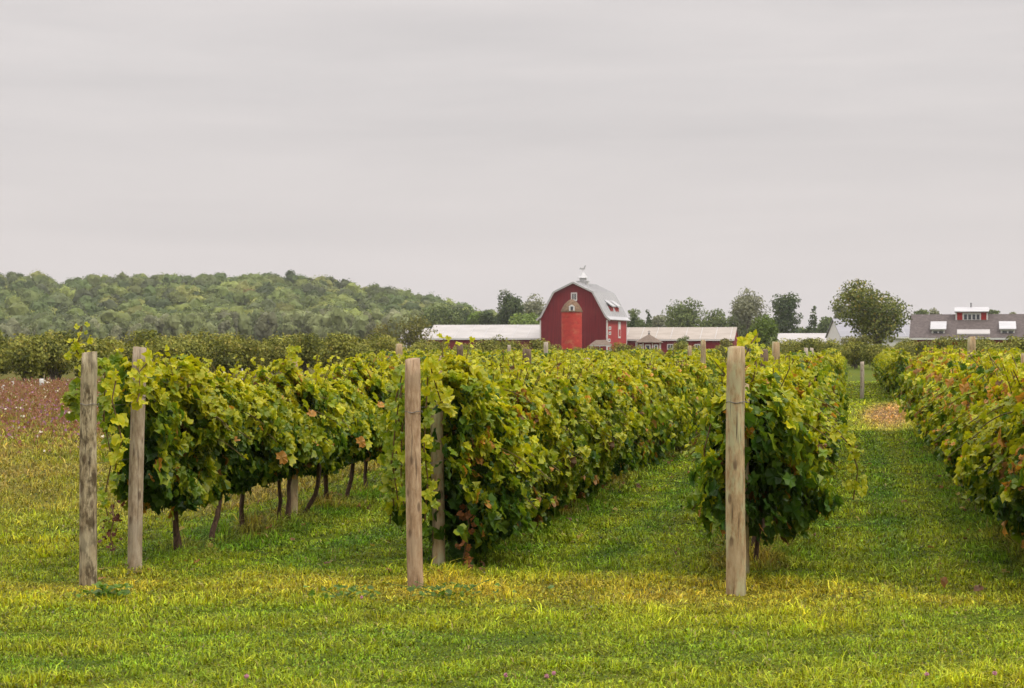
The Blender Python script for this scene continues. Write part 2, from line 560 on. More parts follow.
def blades(x, y, h, wd, col, lean=0.6, z0=None):
    """arrays of grass blades -> V, faces, colours"""
    n = len(x)
    a = rng.uniform(0, 2 * np.pi, n)
    b = a + np.pi / 2 + rng.normal(0, 0.5, n)
    l = np.abs(rng.normal(0, lean, n)) + 0.08
    sx, sy = np.cos(a) * wd / 2, np.sin(a) * wd / 2
    dx, dy = np.cos(b), np.sin(b)
    z = ground_z(x, y) - 0.005 if z0 is None else z0
    V = np.zeros((n, 5, 3), dtype=np.float32)
    V[:, 0] = np.stack([x - sx, y - sy, z], 1)
    V[:, 1] = np.stack([x + sx, y + sy, z], 1)
    mxx, myy = x + dx * h * l * 0.35, y + dy * h * l * 0.35
    V[:, 2] = np.stack([mxx + sx * 0.8, myy + sy * 0.8, z + h * 0.58], 1)
    V[:, 3] = np.stack([mxx - sx * 0.8, myy - sy * 0.8, z + h * 0.58], 1)
    V[:, 4] = np.stack([x + dx * h * l, y + dy * h * l, z + h * np.clip(1.0 - 0.25 * l, 0.4, 1)], 1)
    i = np.arange(n)[:, None] * 5
    q = i + np.array([[0, 1, 2, 3]]); t = i + np.array([[3, 2, 4]])
    return V.reshape(-1, 3), q, t, np.repeat(col, 5, axis=0)


def sward():
    Vs, Qs, Ts, Cs = [], [], [], []
    base = 0
    for d0, d1, dens, wd in ((9.6, 13, 4200, 0.0075), (13, 17, 2900, 0.009), (17, 24, 1700, 0.0115), (24, 34, 750, 0.016), (34, 46, 330, 0.026), (46, 70, 110, 0.045), (70, 96, 40, 0.07)):
        wl = -0.30 * d1 - 0.5; wr = 0.30 * d1 + 0.5
        n = int((wr - wl) * (d1 - d0) * dens)
        x = rng.uniform(wl, wr, n); y = rng.uniform(d0, d1, n)
        k = np.abs(x) < 0.295 * y + 0.4
        x, y = x[k], y[k]
        c, h = ground_info(x, y)
        n = len(x)
        cl = vnoise(x * 7, y * 7, 61) * 0.6 + vnoise(x * 3.1, y * 3.1, 62) * 0.5
        h = h * np.clip(1.0 + 0.85 * cl, 0.35, 2.2)
        c = c * np.clip(1.0 + 0.40 * cl + 0.2 * vnoise(x * 15, y * 15, 63), 0.4, 1.7)[:, None]
        c = c * rng.choice([0.4, 0.8, 1.15, 1.7], (n, 1), p=[0.25, 0.30, 0.28, 0.17]) * np.stack([rng.uniform(0.85, 1.2, n), np.ones(n), rng.uniform(0.7, 1.3, n)], 1)
        st = rng.random(n)
        c = np.where((st < 0.03)[:, None], np.array([0.36, 0.28, 0.11]) * rng.uniform(0.6, 1.1, (n, 1)), c)
        h = h * rng.uniform(0.55, 1.5, n)
        h = np.where(st > 0.985, h * 1.7, h)
        V, Q, T, cc = blades(x, y, h, wd * rng.uniform(0.5, 1.7, n), c, 1.15)
        Vs.append(V); Qs.append(Q + base); Ts.append(T + base); Cs.append(cc)
        base += len(V)
        if d1 <= 34:      # small broad leaves (clover, plantain) lying in the turf
            m = int(n * 0.16)
            idx = rng.integers(0, n, m)
            lx, ly = x[idx], y[idx]
            on = vnoise(lx * 2.2, ly * 2.2, 64) + rng.normal(0, 0.4, m) > 0.1
            idx, lx, ly = idx[on], lx[on], ly[on]; m = len(idx)
            lc = c[idx] * np.array([0.80, 0.98, 1.2]) * rng.choice([0.4, 0.75, 1.0], (m, 1), p=[0.40, 0.35, 0.25])
            qV, qI, qC = quads(np.stack([lx, ly, ground_z(lx, ly) + np.clip(h[idx] * rng.uniform(0.5, 1.0, m), 0.015, 0.09)], 1), rng.normal(0, 0.45, (m, 3)) + np.array([0, -0.15, 1.0]), wd * rng.uniform(1.2, 2.6, m), lc, 1.5)
            Vs.append(qV); Qs.append(qI + base); Cs.append(qC); base += len(qV)
    me = np_mesh('grass', np.concatenate(Vs), [np.concatenate(Qs), np.concatenate(Ts)], np.concatenate(Cs), True)
    tag(link('grass', me, M['grass']), 'short yellow green mown grass covering the headland and the alleys between the vine rows', 'grass', kind='stuff')




def quads(cen, nrm, size, col, asp=1.0):
    """free flat leaf clumps (slightly folded quads) at cen facing nrm"""
    n = len(cen)
    nrm = nrm / (np.linalg.norm(nrm, axis=1, keepdims=True) + 1e-9)
    r = rng.normal(size=(n, 3))
    a = np.cross(nrm, r); a /= (np.linalg.norm(a, axis=1, keepdims=True) + 1e-9)
    b = np.cross(nrm, a)
    s = np.asarray(size).reshape(-1, 1) * np.ones((n, 1))
    V = np.zeros((n, 4, 3), dtype=np.float32)
    V[:, 0] = cen - a * s * 0.5
    V[:, 1] = cen - b * s * 0.38 * asp + nrm * s * 0.12
    V[:, 2] = cen + a * s * 0.5
    V[:, 3] = cen + b * s * 0.38 * asp + nrm * s * 0.12
    i = np.arange(n)[:, None] * 4 + np.array([[0, 1, 2, 3]])
    return V.reshape(-1, 3), i, np.repeat(col, 4, axis=0)


sward()

# ------------------------------------------------------------------ flower meadow on the left
def meadow():
    n = 60000
    y = rng.uniform(30, 86, n); x = rng.uniform(-30, -6, n)
    u = x * RP[0] + y * RP[1]
    k = (np.abs(x) < 0.31 * y) & (x < px(150, y))
    x, y = x[k], y[k]; n = len(x)
    yp = HOR + F * EYE / y
    pn = vnoise(x * 0.5, y * 0.12, 21) + 0.5 * vnoise(x * 1.7, y * 0.5, 22)
    edge = smooth01(y, 33, 40)
    keep = rng.random(n) < 0.08 + 0.92 * edge
    x, y, pn = x[keep], y[keep], pn[keep]; n = len(x)
    pal = np.array([[0.22, 0.20, 0.045], [0.28, 0.155, 0.07], [0.23, 0.10, 0.06], [0.34, 0.27, 0.10]])
    ci = rng.choice(4, n, p=[0.36, 0.30, 0.16, 0.18])
    c = pal[ci] * rng.uniform(0.7, 1.25, (n, 1))
    h = rng.uniform(0.16, 0.42, n) * (0.6 + 0.4 * smooth01(y, 36, 50))
    V, Q, T, cc = blades(x, y, h, rng.uniform(0.012, 0.03, n), c, 0.35)
    # blossoms
    m = 11000
    idx = rng.integers(0, n, m)
    bx, by = x[idx] + rng.normal(0, 0.02, m), y[idx] + rng.normal(0, 0.02, m)
    bz = h[idx] * rng.uniform(0.85, 1.15, m)
    purple = np.exp(-((by - 44) / 5.0) ** 2) * (0.5 + 0.5 * pn[idx]) + 0.04
    t = rng.random(m)
    col = np.where((t < purple)[:, None], np.array([0.34, 0.16, 0.27]), np.where((t > 0.965)[:, None], np.array([0.75, 0.70, 0.58]), np.array([0.27, 0.12, 0.075])))
    col = col * rng.uniform(0.7, 1.3, (m, 1))
    qV, qI, qC = quads(np.stack([bx, by, bz], 1), rng.normal(size=(m, 3)) + np.array([0, -0.6, 0.8]), rng.uniform(0.04, 0.085, m), col, 1.2)
    me = np_mesh('wildflowers', np.concatenate([V, qV]), [np.concatenate([Q, qI + len(V)]), T], np.concatenate([cc, qC]))
    tag(link('wildflowers', me, M['grass']), 'rusty and purple wildflowers with dry stalks in the open field left of the vines', 'wildflowers', kind='stuff')


meadow()

# ------------------------------------------------------------------ grapevines
half = [(0.11, -0.10), (0.34, -0.17), (0.43, 0.06), (0.57, 0.30), (0.43, 0.45), (0.41, 0.72), (0.17, 0.80)]
OUT_N = np.array([(0.0, 0.02)] + half + [(0.0, 1.02)] + [(-a, b) for a, b in reversed(half)])
OUT_F = np.array([(0.0, 0.0), (0.34, -0.10), (0.52, 0.30), (0.40, 0.72), (0.0, 1.0), (-0.40, 0.72), (-0.52, 0.30), (-0.34, -0.10)])


def leaves(pos, nrm, tipdir, size, col, far=False):
    """lobed leaves: fan of triangles round a raised centre, folded along the midrib"""
    O = OUT_F if far else OUT_N
    n = len(pos); m = len(O)
    nrm = nrm / (np.linalg.norm(nrm, axis=1, keepdims=True) + 1e-9)
    t = tipdir - nrm * np.sum(tipdir * nrm, axis=1, keepdims=True)
    t /= (np.linalg.norm(t, axis=1, keepdims=True) + 1e-9)
    sd_ = np.cross(t, nrm)
    fold = rng.uniform(-0.1, 0.6, n)
    droop = rng.uniform(-0.1, 0.6, n)
    P = np.concatenate([[(0.0, 0.33)], O])
    V = np.zeros((n, m + 1, 3), dtype=np.float32)
    for j, (a, b) in enumerate(P):
        jit = 1 + rng.normal(0, 0.12, n) if j else np.ones(n)
        zz = fold * abs(a) * 0.7 - droop * (b - 0.3) ** 2 + (0.0 if j == 0 else rng.normal(0, 0.10, n))
        V[:, j] = pos + size[:, None] * (sd_ * (a * jit)[:, None] + t * ((b - 0.3) * jit)[:, None] + nrm * zz[:, None])
    i = np.arange(n)[:, None, None] * (m + 1)
    tri = np.array([[0, 1 + k, 1 + (k + 1) % m] for k in range(m)])
    cc = np.repeat(col, m + 1, axis=0).reshape(n, m + 1, 3)
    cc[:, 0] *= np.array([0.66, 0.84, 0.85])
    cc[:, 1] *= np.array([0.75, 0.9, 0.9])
    return V.reshape(-1, 3), (i + tri[None]).reshape(-1, 3), cc.reshape(-1, 3)


PAL = np.array([[0.038, 0.085, 0.009], [0.110, 0.185, 0.013], [0.245, 0.285, 0.013], [0.45, 0.425, 0.012], [0.56, 0.49, 0.020], [0.48, 0.22, 0.04], [0.16, 0.08, 0.03]])


def vine_foliage(name, seed, length=1.0, zmin=0.5, ztop=1.8, wl=0.45, wr=0.45, n=800, size=0.13, autumn=0.0, yellow=0.0, far=False, shoots=5, ragged=0.18):
    """leaf mass of one vine: x along the row, y to the left of the row, z up"""
    global rng
    keep_rng = rng
    rng = np.random.default_rng(seed)
    x = rng.uniform(-length * 0.62, length * 0.62, n)
    so = seed * 3.7
    top = ztop + 0.26 * vnoise(x * 2.3 + so, 0.5, 31) + 0.13 * vnoise(x * 6.3 + so, 0.5, 39) - 0.05
    bot = zmin + 1.5 * ragged * vnoise(x * 3.1 + so, 3.5, 32) + 0.0
    t = rng.random(n) ** 0.92
    z = bot + (top - bot) * t
    prof = np.sqrt(np.clip(1 - np.abs(2 * (t ** 0.9) - 1.0) ** 2.6, 0.02, 1)) * (1.04 - 0.22 * t)
    side = np.where(rng.random(n) < wr / (wr + wl), -1.0, 1.0)
    wd = np.where(side < 0, wr, wl)
    lump = 0.80 + 0.72 * vnoise(x * 2.2 + so, z * 2.4 + side * 9, 33) + 0.26 * vnoise(x * 6 + so, z * 6 + side * 5, 34)
    surf = rng.random(n) < 0.78
    r = np.where(surf, 1 - np.abs(rng.normal(0, 0.14, n)), rng.random(n) * 0.8)
    y = side * wd * prof * lump * r
    # gaps
    hole = vnoise(x * 3.3 + so, z * 3.3 + side * 17, 35)
    k = ~((hole > 0.24) & (rng.random(n) < 0.93) & surf)
    x, y, z, t, side, r, surf = x[k], y[k], z[k], t[k], side[k], r[k], surf[k]
    pos = [np.stack([x, y, z], 1)]
    upness = smooth01(t, 0.72, 1.0)
    on = np.stack([rng.normal(0, 0.35, len(x)), side * (1 - upness * 0.6), 0.35 + upness * 0.9], 1) + rng.normal(0, 0.38, (len(x), 3))
    nr = [on]
    tp = [np.stack([rng.normal(0, 0.5, len(x)), side * 0.35, -np.ones(len(x)) * 0.9], 1) + rng.normal(0, 0.3, (len(x), 3))]
    sz = [size * rng.choice([0.55, 0.8, 1.0, 1.2], len(x), p=[0.15, 0.3, 0.35, 0.2]) * rng.uniform(0.85, 1.15, len(x)) * (1.08 - 0.2 * t)]
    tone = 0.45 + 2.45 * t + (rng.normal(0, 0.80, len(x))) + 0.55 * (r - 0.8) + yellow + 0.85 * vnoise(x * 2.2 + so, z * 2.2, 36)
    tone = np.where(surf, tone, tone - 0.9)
    tones = [tone]
    stems = MB()
    # long shoots rising from the top and trailing from the flanks
    for q in range(shoots):
        sx = rng.uniform(-length / 2, length / 2)
        up = rng.random() < 0.6
        sg = -1.0 if rng.random() < wr / (wr + wl) else 1.0
        wq = wr if sg < 0 else wl
        if up:
            p0 = np.array([sx, rng.normal(0, 0.12), ztop - 0.15]); v = np.array([rng.normal(0, 0.3), rng.normal(0, 0.35), 1.0]); L = rng.uniform(0.18, 0.45)
        else:
            p0 = np.array([sx, sg * wq * 0.75, rng.uniform(zmin + 0.45, ztop - 0.2)]); v = np.array([rng.normal(0, 0.5), sg * 0.8, -0.15]); L = rng.uniform(0.2, 0.5)
        m = int(L / 0.055) + 2
        tt = np.linspace(0, 1, m)[:, None]
        pts = p0 + v / np.linalg.norm(v) * L * tt + np.array([0, 0, -0.35 * L if not up else -0.1 * L]) * tt ** 2
        stems.tube([tuple(p) for p in pts[:: max(1, m // 4)]], [0.005] * len(pts[:: max(1, m // 4)]), 4, False)
        pp = pts + rng.normal(0, 0.035, pts.shape)
        pos.append(pp)
        nr.append(np.stack([rng.normal(0, 0.5, m), np.full(m, sg * 0.6), np.full(m, 0.7)], 1) + rng.normal(0, 0.3, (m, 3)))
        tp.append(rng.normal(0, 0.6, (m, 3)) + np.array([0, sg * 0.3, -0.6]))
        sz.append(size * np.linspace(1.0, 0.45, m) * rng.uniform(0.8, 1.1, m))
        tones.append(np.full(m, (3.0 if up else 2.3) + yellow * 0.7) + rng.normal(0, 0.35, m))
    pos, nr, tp, sz, tone = (np.concatenate(a) for a in (pos, nr, tp, sz, tones))
    m = len(pos)
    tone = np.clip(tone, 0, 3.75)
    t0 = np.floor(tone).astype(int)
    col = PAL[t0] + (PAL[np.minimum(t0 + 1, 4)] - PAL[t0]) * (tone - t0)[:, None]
    au = rng.random(m)
    patch = np.clip(vnoise(pos[:, 0] * 3 + so, pos[:, 2] * 3, 37) + 0.3, 0, 1)
    col = np.where((au < autumn * 0.6 * patch)[:, None], PAL[5] * rng.uniform(0.7, 1.3, (m, 1)), col)
    col = np.where((au > 1 - 0.004 - autumn * 0.06 * patch)[:, None], PAL[6], col)
    col = col * rng.uniform(0.78, 1.22, (m, 1))
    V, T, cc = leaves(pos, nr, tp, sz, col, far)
    if stems.v:
        sv = np.array(stems.v); b = len(V)
        me = np_mesh(name, np.concatenate([V, sv]), [T, np.array(stems.f) + b], np.concatenate([cc, np.tile([[0.16, 0.12, 0.03]], (len(sv), 1))]))
    else:
        me = np_mesh(name, V, [T], cc)
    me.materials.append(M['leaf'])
    rng = keep_rng
    return me


def trunk_mesh(seed, height=1.2, r=0.022, double=False):
    g = np.random.default_rng(seed)
    b = MB()
    for q in range(2 if double else 1):
        x = g.normal(0, 0.03) + (0.10 * q); y = g.normal(0, 0.03)
        pts, rad = [], []
        lx, ly = g.normal(0, 0.15), g.normal(0, 0.09)
        for k in range(9):
            t = k / 8
            pts.append((x + lx * math.sin(t * 2.6) + g.normal(0, 0.016), y + ly * math.sin(t * 2.2) + g.normal(0, 0.014), -0.04 + height * t))
            rad.append(r * (1.25 - 0.45 * t + (0.5 if k == 0 else 0)) * g.uniform(0.85, 1.2) * (0.75 if q else 1))
        b.tube(pts, rad, 8)
        tx, ty, tz = pts[-1]
        for sgn in (-1, 1):        # arms tied along the wire
            b.tube([(tx, ty, tz - 0.05), (tx + sgn * 0.12, ty, tz + 0.1), (tx + sgn * 0.45, ty * 0.5, tz + 0.16)], [r * 0.75, r * 0.6, r * 0.4], 6)
    import bmesh
    me = bpy.data.meshes.new('trunk')
    me.from_pydata(b.v, [], b.f)
    me.polygons.foreach_set('use_smooth', np.full(len(me.polygons), True))
    me.materials.append(M['bark'])
    return me


ORD = ['first', 'second', 'third', 'fourth', 'fifth', 'sixth', 'seventh', 'eighth']
ROWDEF = {
    1: dict(zmin=0.56, ztop=1.58, wl=0.42, wr=0.46, autumn=0.09, yellow=0.10),
    2: dict(zmin=0.20, ztop=1.54, wl=0.42, wr=0.54, autumn=0.15, yellow=0.02),
    3: dict(zmin=0.50, ztop=1.60, wl=0.33, wr=0.55, autumn=0.13, yellow=-0.15),
    4: dict(zmin=0.38, ztop=1.64, wl=0.52, wr=0.55, autumn=0.55, yellow=0.25),
}
ROWWORD = {1: 'the left row with bare trunks showing', 2: 'the row behind the middle post', 3: 'the row behind the right post', 4: 'the row at the right edge'}
near_f, mid_f, end_f, trunks = {}, {}, {}, {}
for k, d in ROWDEF.items():
    near_f[k] = [vine_foliage('foliage', 100 * k + j, 1.05, n=2100, size=0.106, shoots=13, **d) for j in range(5)]
    end_f[k] = vine_foliage('foliage', 100 * k + 7, 1.05, n=2100, size=0.106, shoots=11, **dict(d, ztop={1: 1.74, 2: 1.74, 3: 1.62, 4: 1.70}[k]))
    mid_f[k] = [vine_foliage('foliage', 100 * k + 50 + j, 1.05, n=1500, size=0.112, far=True, shoots=9, **(dict(d, zmin=0.36) if k == 1 else d)) for j in range(4)]
    trunks[k] = [trunk_mesh(10 * k + j, 1.15, double=(j % 3 == 0)) for j in range(5)]


EXTRA = {1: -0.45, 2: -0.30, 3: -0.62, 4: -0.8}


def put_vine(k, s, i, fol, label, group, extra=None, rot=0.0):
    p = row_pt(k, s)
    o = empty('grapevine', (p[0], p[1], 0), ROW_ROT)
    tag(o, label, 'grapevine', group)
    t = link('trunk', trunks[min(max(k, 1), 4)][i % 5], None, o)
    f = link('foliage', fol, None, o)
    if extra is not None:
        link('foliage', extra, None, o, (EXTRA[k], 0, 0))
    return o


FIRST = {1: 2.05, 2: 1.95, 3: 1.65, 4: 1.6}
vines = {}
for k in (1, 2, 3, 4):
    s_start = float(STARTS[k] @ RD)
    s_end = row_s_at_depth(k, 41.0 if k != 1 else 44.0)
    i = 0
    s = s_start + FIRST[k]
    while s < s_end:
        near = (s - s_start) < 12.5
        fol = near_f[k][(i * 3 + i // 5) % 5] if near else mid_f[k][(i * 3 + i // 4) % 4]
        if i < 8:
            lab = ORD[i] + ' leafy grapevine from the near end of ' + ROWWORD[k]
        else:
            lab = 'yellow green grapevine merging into the far part of ' + ROWWORD[k]
        vines[(k, i)] = put_vine(k, s, i, fol, lab, 'grapevines in ' + ROWWORD[k], end_f[k] if i == 0 else None)
        s += 1.0 + random.uniform(-0.06, 0.06)
        i += 1

far_f = [vine_foliage('foliage', 900 + j, 1.5, n=1700, size=0.118, far=True, zmin=0.25, ztop=1.58, wl=0.5, wr=0.5, autumn=0.06 + 0.03 * (j % 2), yellow=0.25, shoots=3) for j in range(5)]
i = 0
for k, d0, d1 in ((0, 36.5, 60), (5, 40, 41.0)):
    s = row_s_at_depth(k, d0)
    while s < row_s_at_depth(k, d1):
        p = row_pt(k, s)
        put_vine(k, s, i, far_f[i % 5], 'distant grapevine in the short row whose tops show left of the middle post' if k == 0 else 'grapevine at the far right beyond the right edge row', 'grapevines in the short far rows')
        s += 1.5
        i += 1
for k in (-3, -2, -1, 0, 1, 2, 3, 4, 5, 6, 7):
    s = row_s_at_depth(k, 63 + (0.0 if k > 2 else 1.5))
    while s < row_s_at_depth(k, 92 if k >= 3 else 84):
        p = row_pt(k, s)
        if abs(512 + F * p[0] / p[1] - 512) < 560:
            put_vine(k, s, i, far_f[(i * 2 + i // 5) % 5], 'small distant grapevine in the block of rows beyond the grass cross path', 'grapevines beyond the cross path')
        s += 1.6
        i += 1

# extra growth that singles out the near vines
def shoot(name, parent_key, pts, tone, size, seed, stemr=0.006, cols=None):
    """a single trailing shoot given in world points, child of a vine"""
    global rng
    kr = rng; rng = np.random.default_rng(seed)
    par = vines[parent_key]
    pts = [np.array(p, float) for p in pts]
    n = len(pts)
    tt = np.clip(np.linspace(0, n - 1, int(n * 6)) + rng.uniform(-0.06, 0.06, int(n * 6)), 0, n - 1)
    P = np.array([pts[int(min(a, n - 2))] + (pts[int(min(a, n - 2)) + 1] - pts[int(min(a, n - 2))]) * (a - int(min(a, n - 2))) for a in tt])
    m = len(P)
    P2_ = P + np.clip(rng.normal(0, 0.045, P.shape), -0.075, 0.075)
    nr = rng.normal(0, 0.45, (m, 3)) + np.array([0.1, -0.8, 0.45])
    tp = rng.normal(0, 0.4, (m, 3)) + np.array([0, 0, -0.8])
    if cols is None:
        tn = np.clip(tone + rng.normal(0, 0.4, m), 0, 3.7); t0 = np.floor(tn).astype(int)
        col = PAL[t0] + (PAL[np.minimum(t0 + 1, 4)] - PAL[t0]) * (tn - t0)[:, None]
    else:
        col = np.tile(cols, (m, 1)) * rng.uniform(0.7, 1.3, (m, 1))
    V, T, cc = leaves(P2_, nr, tp, size * 0.84 * rng.uniform(0.5, 1.2, m), col)
    b = MB(); b.tube([tuple(p) for p in pts], [stemr] * n, 5)
    fs3 = [f for f in b.f if len(f) == 4]
    V = np.concatenate([V, np.array(b.v)])
    cc = np.concatenate([cc, np.tile([[0.15, 0.09, 0.04]], (len(b.v), 1))])
    inv = (Matrix.Translation(par.location) @ Matrix.Rotation(ROW_ROT, 4, 'Z')).inverted()
    im = np.array(inv)
    V = V @ im[:3, :3].T + im[:3, 3]
    me = np_mesh(name, V, [T, np.array(fs3) + (len(V) - len(b.v))], cc)
    o = link(name, me, M['leaf'], par)
    rng = kr
    return o


def W(x, y, d):
    return (px(x, d), d, zpx(y, d))


o = shoot('shoot', (1, 0), [W(96, 372, 15.6), W(84, 362, 15.5), W(76, 350, 15.4), W(79, 338, 15.4), W(82, 326, 15.4)], 3.0, 0.084, 5)
o['label'] = 'tall yellow shoot rising above the mottled post'
shoot('shoot', (1, 0), [W(100, 385, 15.5), W(86, 388, 15.5), W(74, 395, 15.4), W(68, 405, 15.4), W(80, 408, 15.5)], 2.0, 0.118, 6)
shoot('shoot', (1, 0), [W(118, 370, 15.4), W(112, 400, 15.3), W(122, 440, 15.3), W(115, 470, 15.4)], 2.9, 0.126, 7)
shoot('shoot', (1, 0), [W(105, 372, 15.6), W(104, 420, 15.6), W(112, 460, 15.6), W(104, 500, 15.7), W(110, 525, 15.7)], 2.0, 0.109, 8)
shoot('shoot', (1, 3), [W(285, 372, 20.2), W(292, 362, 20.2), W(297, 352, 20.2), W(294, 346, 20.2)], 3.0, 0.092, 18)
shoot('shoot', (1, 0), [W(100, 362, 16.2), W(112, 380, 16.2), W(120, 410, 16.2), W(112, 440, 16.2), W(120, 480, 16.2)], 2.2, 0.109, 19)
shoot('shoot', (1, 0), [W(128, 362, 16.3), W(118, 372, 16.2), W(102, 395, 16.2), W(104, 430, 16.2)], 1.6, 0.109, 20)
shoot('shoot', (2, 0), [W(402, 385, 15.3), W(396, 420, 15.3), W(392, 460, 15.3), W(398, 500, 15.4)], 1.6, 0.101, 21)
for q, (xa, dd, sd0) in enumerate(((398, 16.2, 31), (392, 16.0, 32), (404, 16.3, 33), (410, 16.0, 34), (388, 16.4, 35), (396, 16.5, 36), (402, 15.8, 37), (390, 16.6, 38), (408, 16.5, 39))):
    shoot('shoot', (2, 0), [W(xa + 12, 362 + (q % 5) * 6, dd), W(xa + 4, 392 + (q % 5) * 6, dd), W(xa, 430, dd), W(xa - 3 + (q % 5) * 2, 475, dd), W(xa + 2, 500 + (q % 5) * 6, dd)], 2.3 - 0.2 * (q % 6), 0.11, sd0)
shoot('shoot', (1, 0), [W(150, 360, 15.7), W(139, 372, 15.6), W(140, 392, 15.55), W(137, 402, 15.5)], 3.1, 0.126, 9)
shoot('shoot', (2, 0), [W(428, 372, 15.0), W(426, 410, 15.0), W(424, 450, 15.0), W(428, 480, 15.05), W(425, 520, 15.1)], 2.4, 0.101, 10)
shoot('shoot', (2, 0), [W(440, 360, 15.2), W(430, 366, 15.0), W(438, 392, 15.1), W(444, 410, 15.2)], 3.0, 0.118, 11)
o = shoot('shoot', (2, 0), [W(466, 505, 15.9), W(469, 525, 15.8), W(466, 545, 15.8), W(463, 560, 15.8)], 3, 0.06, 12, cols=[0.40, 0.15, 0.05])
o['label'] = 'orange dead shoot hanging near the grass'
o = shoot('shoot', (1, 0), [W(112, 505, 15.7), W(114, 520, 15.6), W(110, 535, 15.6), W(113, 548, 15.6)], 3, 0.05, 13, cols=[0.10, 0.03, 0.02])
o['label'] = 'dark red dead leaves hanging low'
shoot('shoot', (3, 0), [W(712, 420, 14.9), W(704, 450, 14.9), W(706, 478, 14.9), W(699, 500, 15.0), W(692, 510, 15.0)], 1.3, 0.109, 14)
shoot('shoot', (3, 0), [W(800, 470, 14.9), W(808, 500, 14.9), W(800, 520, 14.9), W(795, 536, 15.0)], 0.8, 0.118, 15)
shoot('shoot', (3, 1), [W(835, 430, 16.2), W(850, 445, 16.2), W(858, 470, 16.2), W(853, 500, 16.2)], 2.8, 0.092, 16)
shoot('shoot', (3, 0), [W(745, 356, 14.8), W(752, 342, 14.8), W(758, 334, 14.9)], 3.1, 0.092, 17)


# fallen leaves under the rows
nL = 420
kk = rng.integers(1, 5, nL); ss = rng.uniform(0, 22, nL) ** 1.0
uu = np.array([off[int(a)] for a in kk]) + rng.normal(0, 0.42, nL)
st = np.array([float(STARTS[int(a)] @ RD) for a in kk]) + ss + 0.2
LP = np.stack([RP[0] * uu + RD[0] * st, RP[1] * uu + RD[1] * st], 1)
cL = np.array([[0.34, 0.15, 0.05], [0.42, 0.30, 0.06], [0.20, 0.09, 0.04]])[rng.integers(0, 3, nL)] * rng.uniform(0.7, 1.2, (nL, 1))
V, T, cc = leaves(np.stack([LP[:, 0], LP[:, 1], ground_z(LP[:, 0], LP[:, 1]) + rng.uniform(0.03, 0.075, nL)], 1), rng.normal(0, 0.35, (nL, 3)) + np.array([0, -0.2, 1]), rng.normal(0, 1, (nL, 3)), rng.uniform(0.035, 0.07, nL), cL)
tag(link('fallen_leaves', np_mesh('fallen_leaves', V, [T], cc), M['leaf']), 'scattered dead brown leaves in the grass under the vine rows', 'leaf litter', kind='stuff')

# ------------------------------------------------------------------ posts and wires
def post(base, h, r, mat, label, lean=(0, 0), seed=0, loop=True, group='round wooden vineyard posts', n=20, taper=0.93):
    g = np.random.default_rng(seed)
    root = empty('vine_post', (base[0], base[1], 0), g.uniform(0, 6))
    root.rotation_euler = (lean[1], lean[0], g.uniform(0, 0.0))
    tag(root, label, 'post', group)
    prof = []
    rows = 16
    V = []
    ph = g.uniform(0, 6, 4)
    for i in range(rows + 1):
        t = i / rows
        z = -0.15 + (h + 0.15) * t
        for k in range(n):
            a = 6.28318 * k / n
            rr = r * (1 - (1 - taper) * t) * (1 + 0.03 * math.sin(2 * a + ph[0] + z) + 0.022 * math.sin(3 * a + ph[1] + 3 * z) + g.normal(0, 0.008))
            if i == rows: rr *= 0.93
            zz = z + (0.008 * math.sin(a + ph[2]) + g.normal(0, 0.002) if i >= rows - 1 else 0) - (0.012 if i == rows - 1 else 0)
            V.append((rr * math.cos(a) + 0.008 * math.sin(z * 1.7 + ph[3]), rr * math.sin(a), zz))
    Fs = []
    for i in range(rows):
        for k in range(n):
            Fs.append((i * n + k, i * n + (k + 1) % n, (i + 1) * n + (k + 1) % n, (i + 1) * n + k))
    V.append((0, 0, h + 0.004))
    for k in range(n):
        Fs.append((rows * n + k, rows * n + (k + 1) % n, len(V) - 1))
    b = MB(); b.v = V; b.f = Fs
    b.build('shaft', mat, root, smooth=True)
    if loop:
        lz = h - 0.42
        c = MB()
        pts = [((r * 0.98 + 0.004) * math.cos(6.28318 * k / 24), (r * 0.98 + 0.004) * math.sin(6.28318 * k / 24), lz + 0.006 * math.sin(k)) for k in range(25)]
        c.tube(pts, [0.003] * 25, 5)
        c.build('wire_loop', M['wire'], root)
    return root


pa = at(135.5, 570)
post(P1, 1.86, 0.070, M['post_mottled'], 'mottled grey and dark brown round end post, leftmost and nearest of the left row', (0.012, 0), 1)
post(pa, 1.90, 0.064, M['post_grey'], 'smoother grey brown post leaning slightly right just behind the mottled left post', (0.014, 0), 2, taper=0.92)
post(P2, 1.81, 0.066, M['post_smooth'], 'tall pale brown round end post standing alone in front of the middle row', (-0.008, 0), 3)
post(at(438, 568), 1.80, 0.058, M['post_lichen'], 'half covered post with leaves over its top, behind the pale middle end post', (0.0, 0), 4, taper=0.9)
post(P3, 1.905, 0.077, M['post_lichen'], 'thick lichen spotted end post in front of the right row', (0.008, 0), 5)
post(at(742.5, 581), 1.60, 0.060, M['post_lichen'], 'second post hidden close behind the thick lichen spotted end post', (0.0, 0), 6)


def line_post(k, d, top_y, wpx, mat, label, seed):
    p = row_pt(k, row_s_at_depth(k, d))
    post(p, zpx(top_y, p[1]), wpx / F * d / 2, mat, label, (0, 0), seed, False, n=12)


